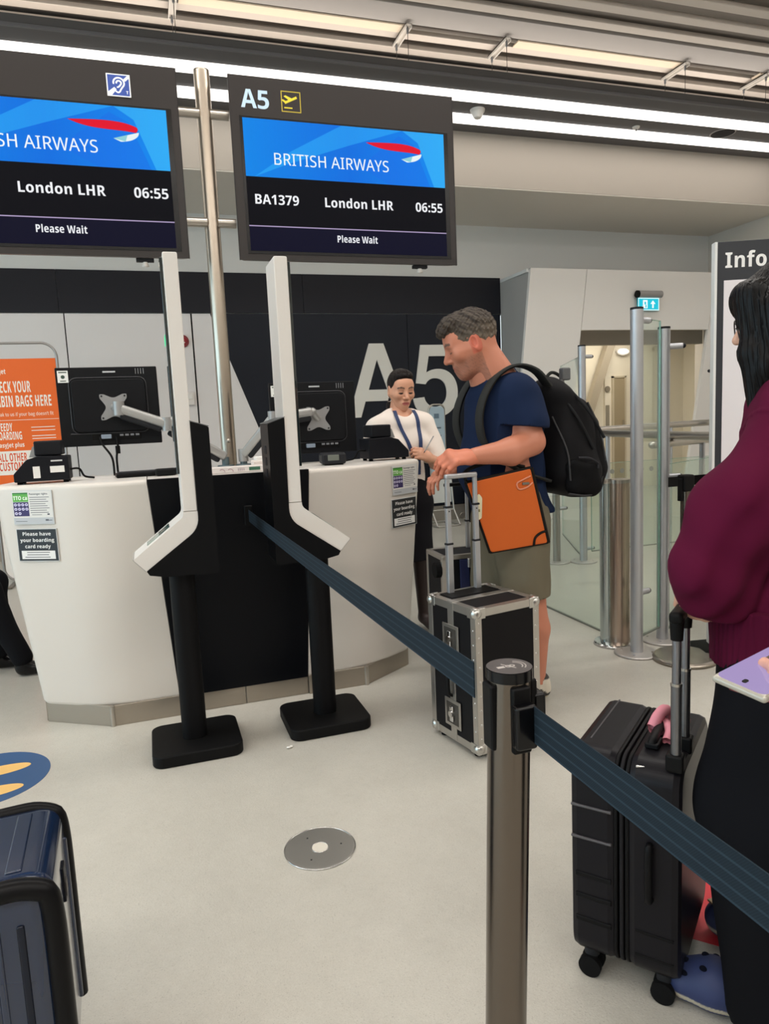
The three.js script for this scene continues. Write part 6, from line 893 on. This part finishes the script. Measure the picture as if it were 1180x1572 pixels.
  const ps = thing('passport', 'dark red passport held under the phone', 'passport', [0.812, 0.985, -0.742]); ps.rotation.order = 'YXZ'; ps.rotation.set(0.1, 0.45, 0.02); mesh('cover', bx(0.125, 0.004, 0.088, 0, 0, 0, 0.0015), mat(0x7c1424, 0.5), ps); mesh('pages', bx(0.121, 0.0022, 0.086, 0.001, 0, 0.0, 0.0005), paper, ps); mesh('crest', cyl(0.016, 0.016, 0.0004, 0, 0.0022, 0, 20), mat(0xa9803f, 0.4, 0.5), ps);
}
// ---------- seated colleague at the end of the desk, mostly hidden by it ----------
{
  const sk = lin(190, 140, 112);
  const body = soft([C([-1.42, 1.24, -4.55], [-1.42, 1.14, -4.55], 0.055, 0.06, { k: 0.03 }), C([-1.42, 1.08, -4.55], [-1.44, 0.7, -4.56], 0.12, 0.12, { s: [1, 1.3], k: 0.05 }), C([-1.4, 1.1, -4.36], [-1.35, 0.85, -4.3], 0.05, 0.042, { k: 0.02 }), C([-1.35, 0.85, -4.3], [-1.15, 0.72, -4.36], 0.04, 0.03, { k: 0.02 }), C([-1.4, 1.1, -4.74], [-1.35, 0.85, -4.8], 0.05, 0.042, { k: 0.02 }), C([-1.35, 0.85, -4.8], [-1.15, 0.72, -4.74], 0.04, 0.03, { k: 0.02 }), ...[-4.46, -4.66].flatMap((z, i) => [C([-1.4, 0.58, z], [-0.95, 0.53, z], 0.085, 0.06, { k: 0.03 }), C([-0.95, 0.53, z], [-0.8 - i * 0.15, 0.1, z], 0.055, 0.036, { k: 0.02 }), C([-0.8 - i * 0.15, 0.06, z], [-0.72 - i * 0.15, 0.035, z], 0.034, 0.028, { k: 0.03 })])], 0.011, { color: () => sk });
  const Z = V3(0.95, -0.1, 0.2).normalize(), X = V3(0, 1, 0).cross(Z).normalize(), Y = Z.clone().cross(X), hm = new THREE.Matrix4().makeBasis(X, Y, Z).setPosition(-1.4, 1.36, -4.55), head = toWorld(headGeo({ skin: sk, lip: lin(150, 90, 80), dark: lin(30, 24, 20) }), hm);
  const trousers = soft([C([-1.43, 0.72, -4.56], [-1.42, 0.6, -4.56], 0.14, 0.15, { s: [1, 1.2], k: 0.04 }), ...[-4.46, -4.66].flatMap((z, i) => [C([-1.4, 0.585, z], [-0.95, 0.53, z], 0.1, 0.078, { k: 0.04 }), C([-0.95, 0.53, z], [-0.805 - i * 0.15, 0.11, z], 0.078, 0.058, { k: 0.04 })])], 0.01, { mod: (x, y, z, d) => Math.max(folds(0.004, 0.6)(x, y, z, d), 0.07 - y) });
  const vest = soft([C([-1.42, 1.1, -4.55], [-1.44, 0.72, -4.56], 0.145, 0.15, { s: [1, 1.3], k: 0.05 })], 0.011, { mod: (x, y, z, d) => Math.max(folds(0.003, 0.6)(x, y, z, d), 0.68 - y), color: (x, y) => Math.abs(y - 0.85) < 0.025 || Math.abs(y - 1.0) < 0.02 ? lin(190, 190, 186) : lin(196, 214, 40) });
  const shoe = (x, z) => soft([C([x, 0.045, z], [x + 0.14, 0.032, z], 0.042, 0.032, { s: [1, 1.05], k: 0.03 }), C([x, 0.08, z], [x - 0.005, 0.1, z], 0.04, 0.04, { k: 0.03 })], 0.008, { mod: (a, y, b, d) => Math.max(d, 0.001 - y) });
  const hair = toWorld(soft([E([0, 0.045, -0.018], [0.083, 0.092, 0.103], { k: 0.02 }), E([0, 0, 0.115], [0.09, 0.072, 0.062], { neg: 1, k: 0.012 }), E([0, -0.075, 0.01], [0.13, 0.072, 0.16], { neg: 1, k: 0.012 })], 0.006), hm);
  person('seated colleague in black trousers and polished shoes behind the desk end', [-1.4, -4.55], [['body', mergeIdx([body, head]), skinMat], ['trousers', trousers, mat(0x0e0f13, 0.8)], ['vest', vest, new THREE.MeshPhysicalMaterial({ vertexColors: true, roughness: 0.7 })], ['hair', hair, mat(0x1c1512, 0.6)], ['shoe', shoe(-0.8, -4.46), mat(0x0a0a0c, 0.2)], ['shoe', shoe(-0.95, -4.66), mat(0x0a0a0c, 0.2)]]);
  const s = thing('stool', 'round black stool under the seated colleague', 'stool', [-1.42, 0, -4.56]); mesh('seat', lathe([[0, 0.42], [0.17, 0.42], [0.19, 0.44], [0.18, 0.47], [0, 0.475]], 32), black, s); mesh('column', cyl(0.025, 0.03, 0.4, 0, 0.22, 0), chrome, s); mesh('base', baseDisc(0.2, 0.03), steelDark, s);
}
scene.traverse(o => { if (o.isMesh) { o.castShadow = true; o.receiveShadow = true; } });
renderer.render(scene, camera);
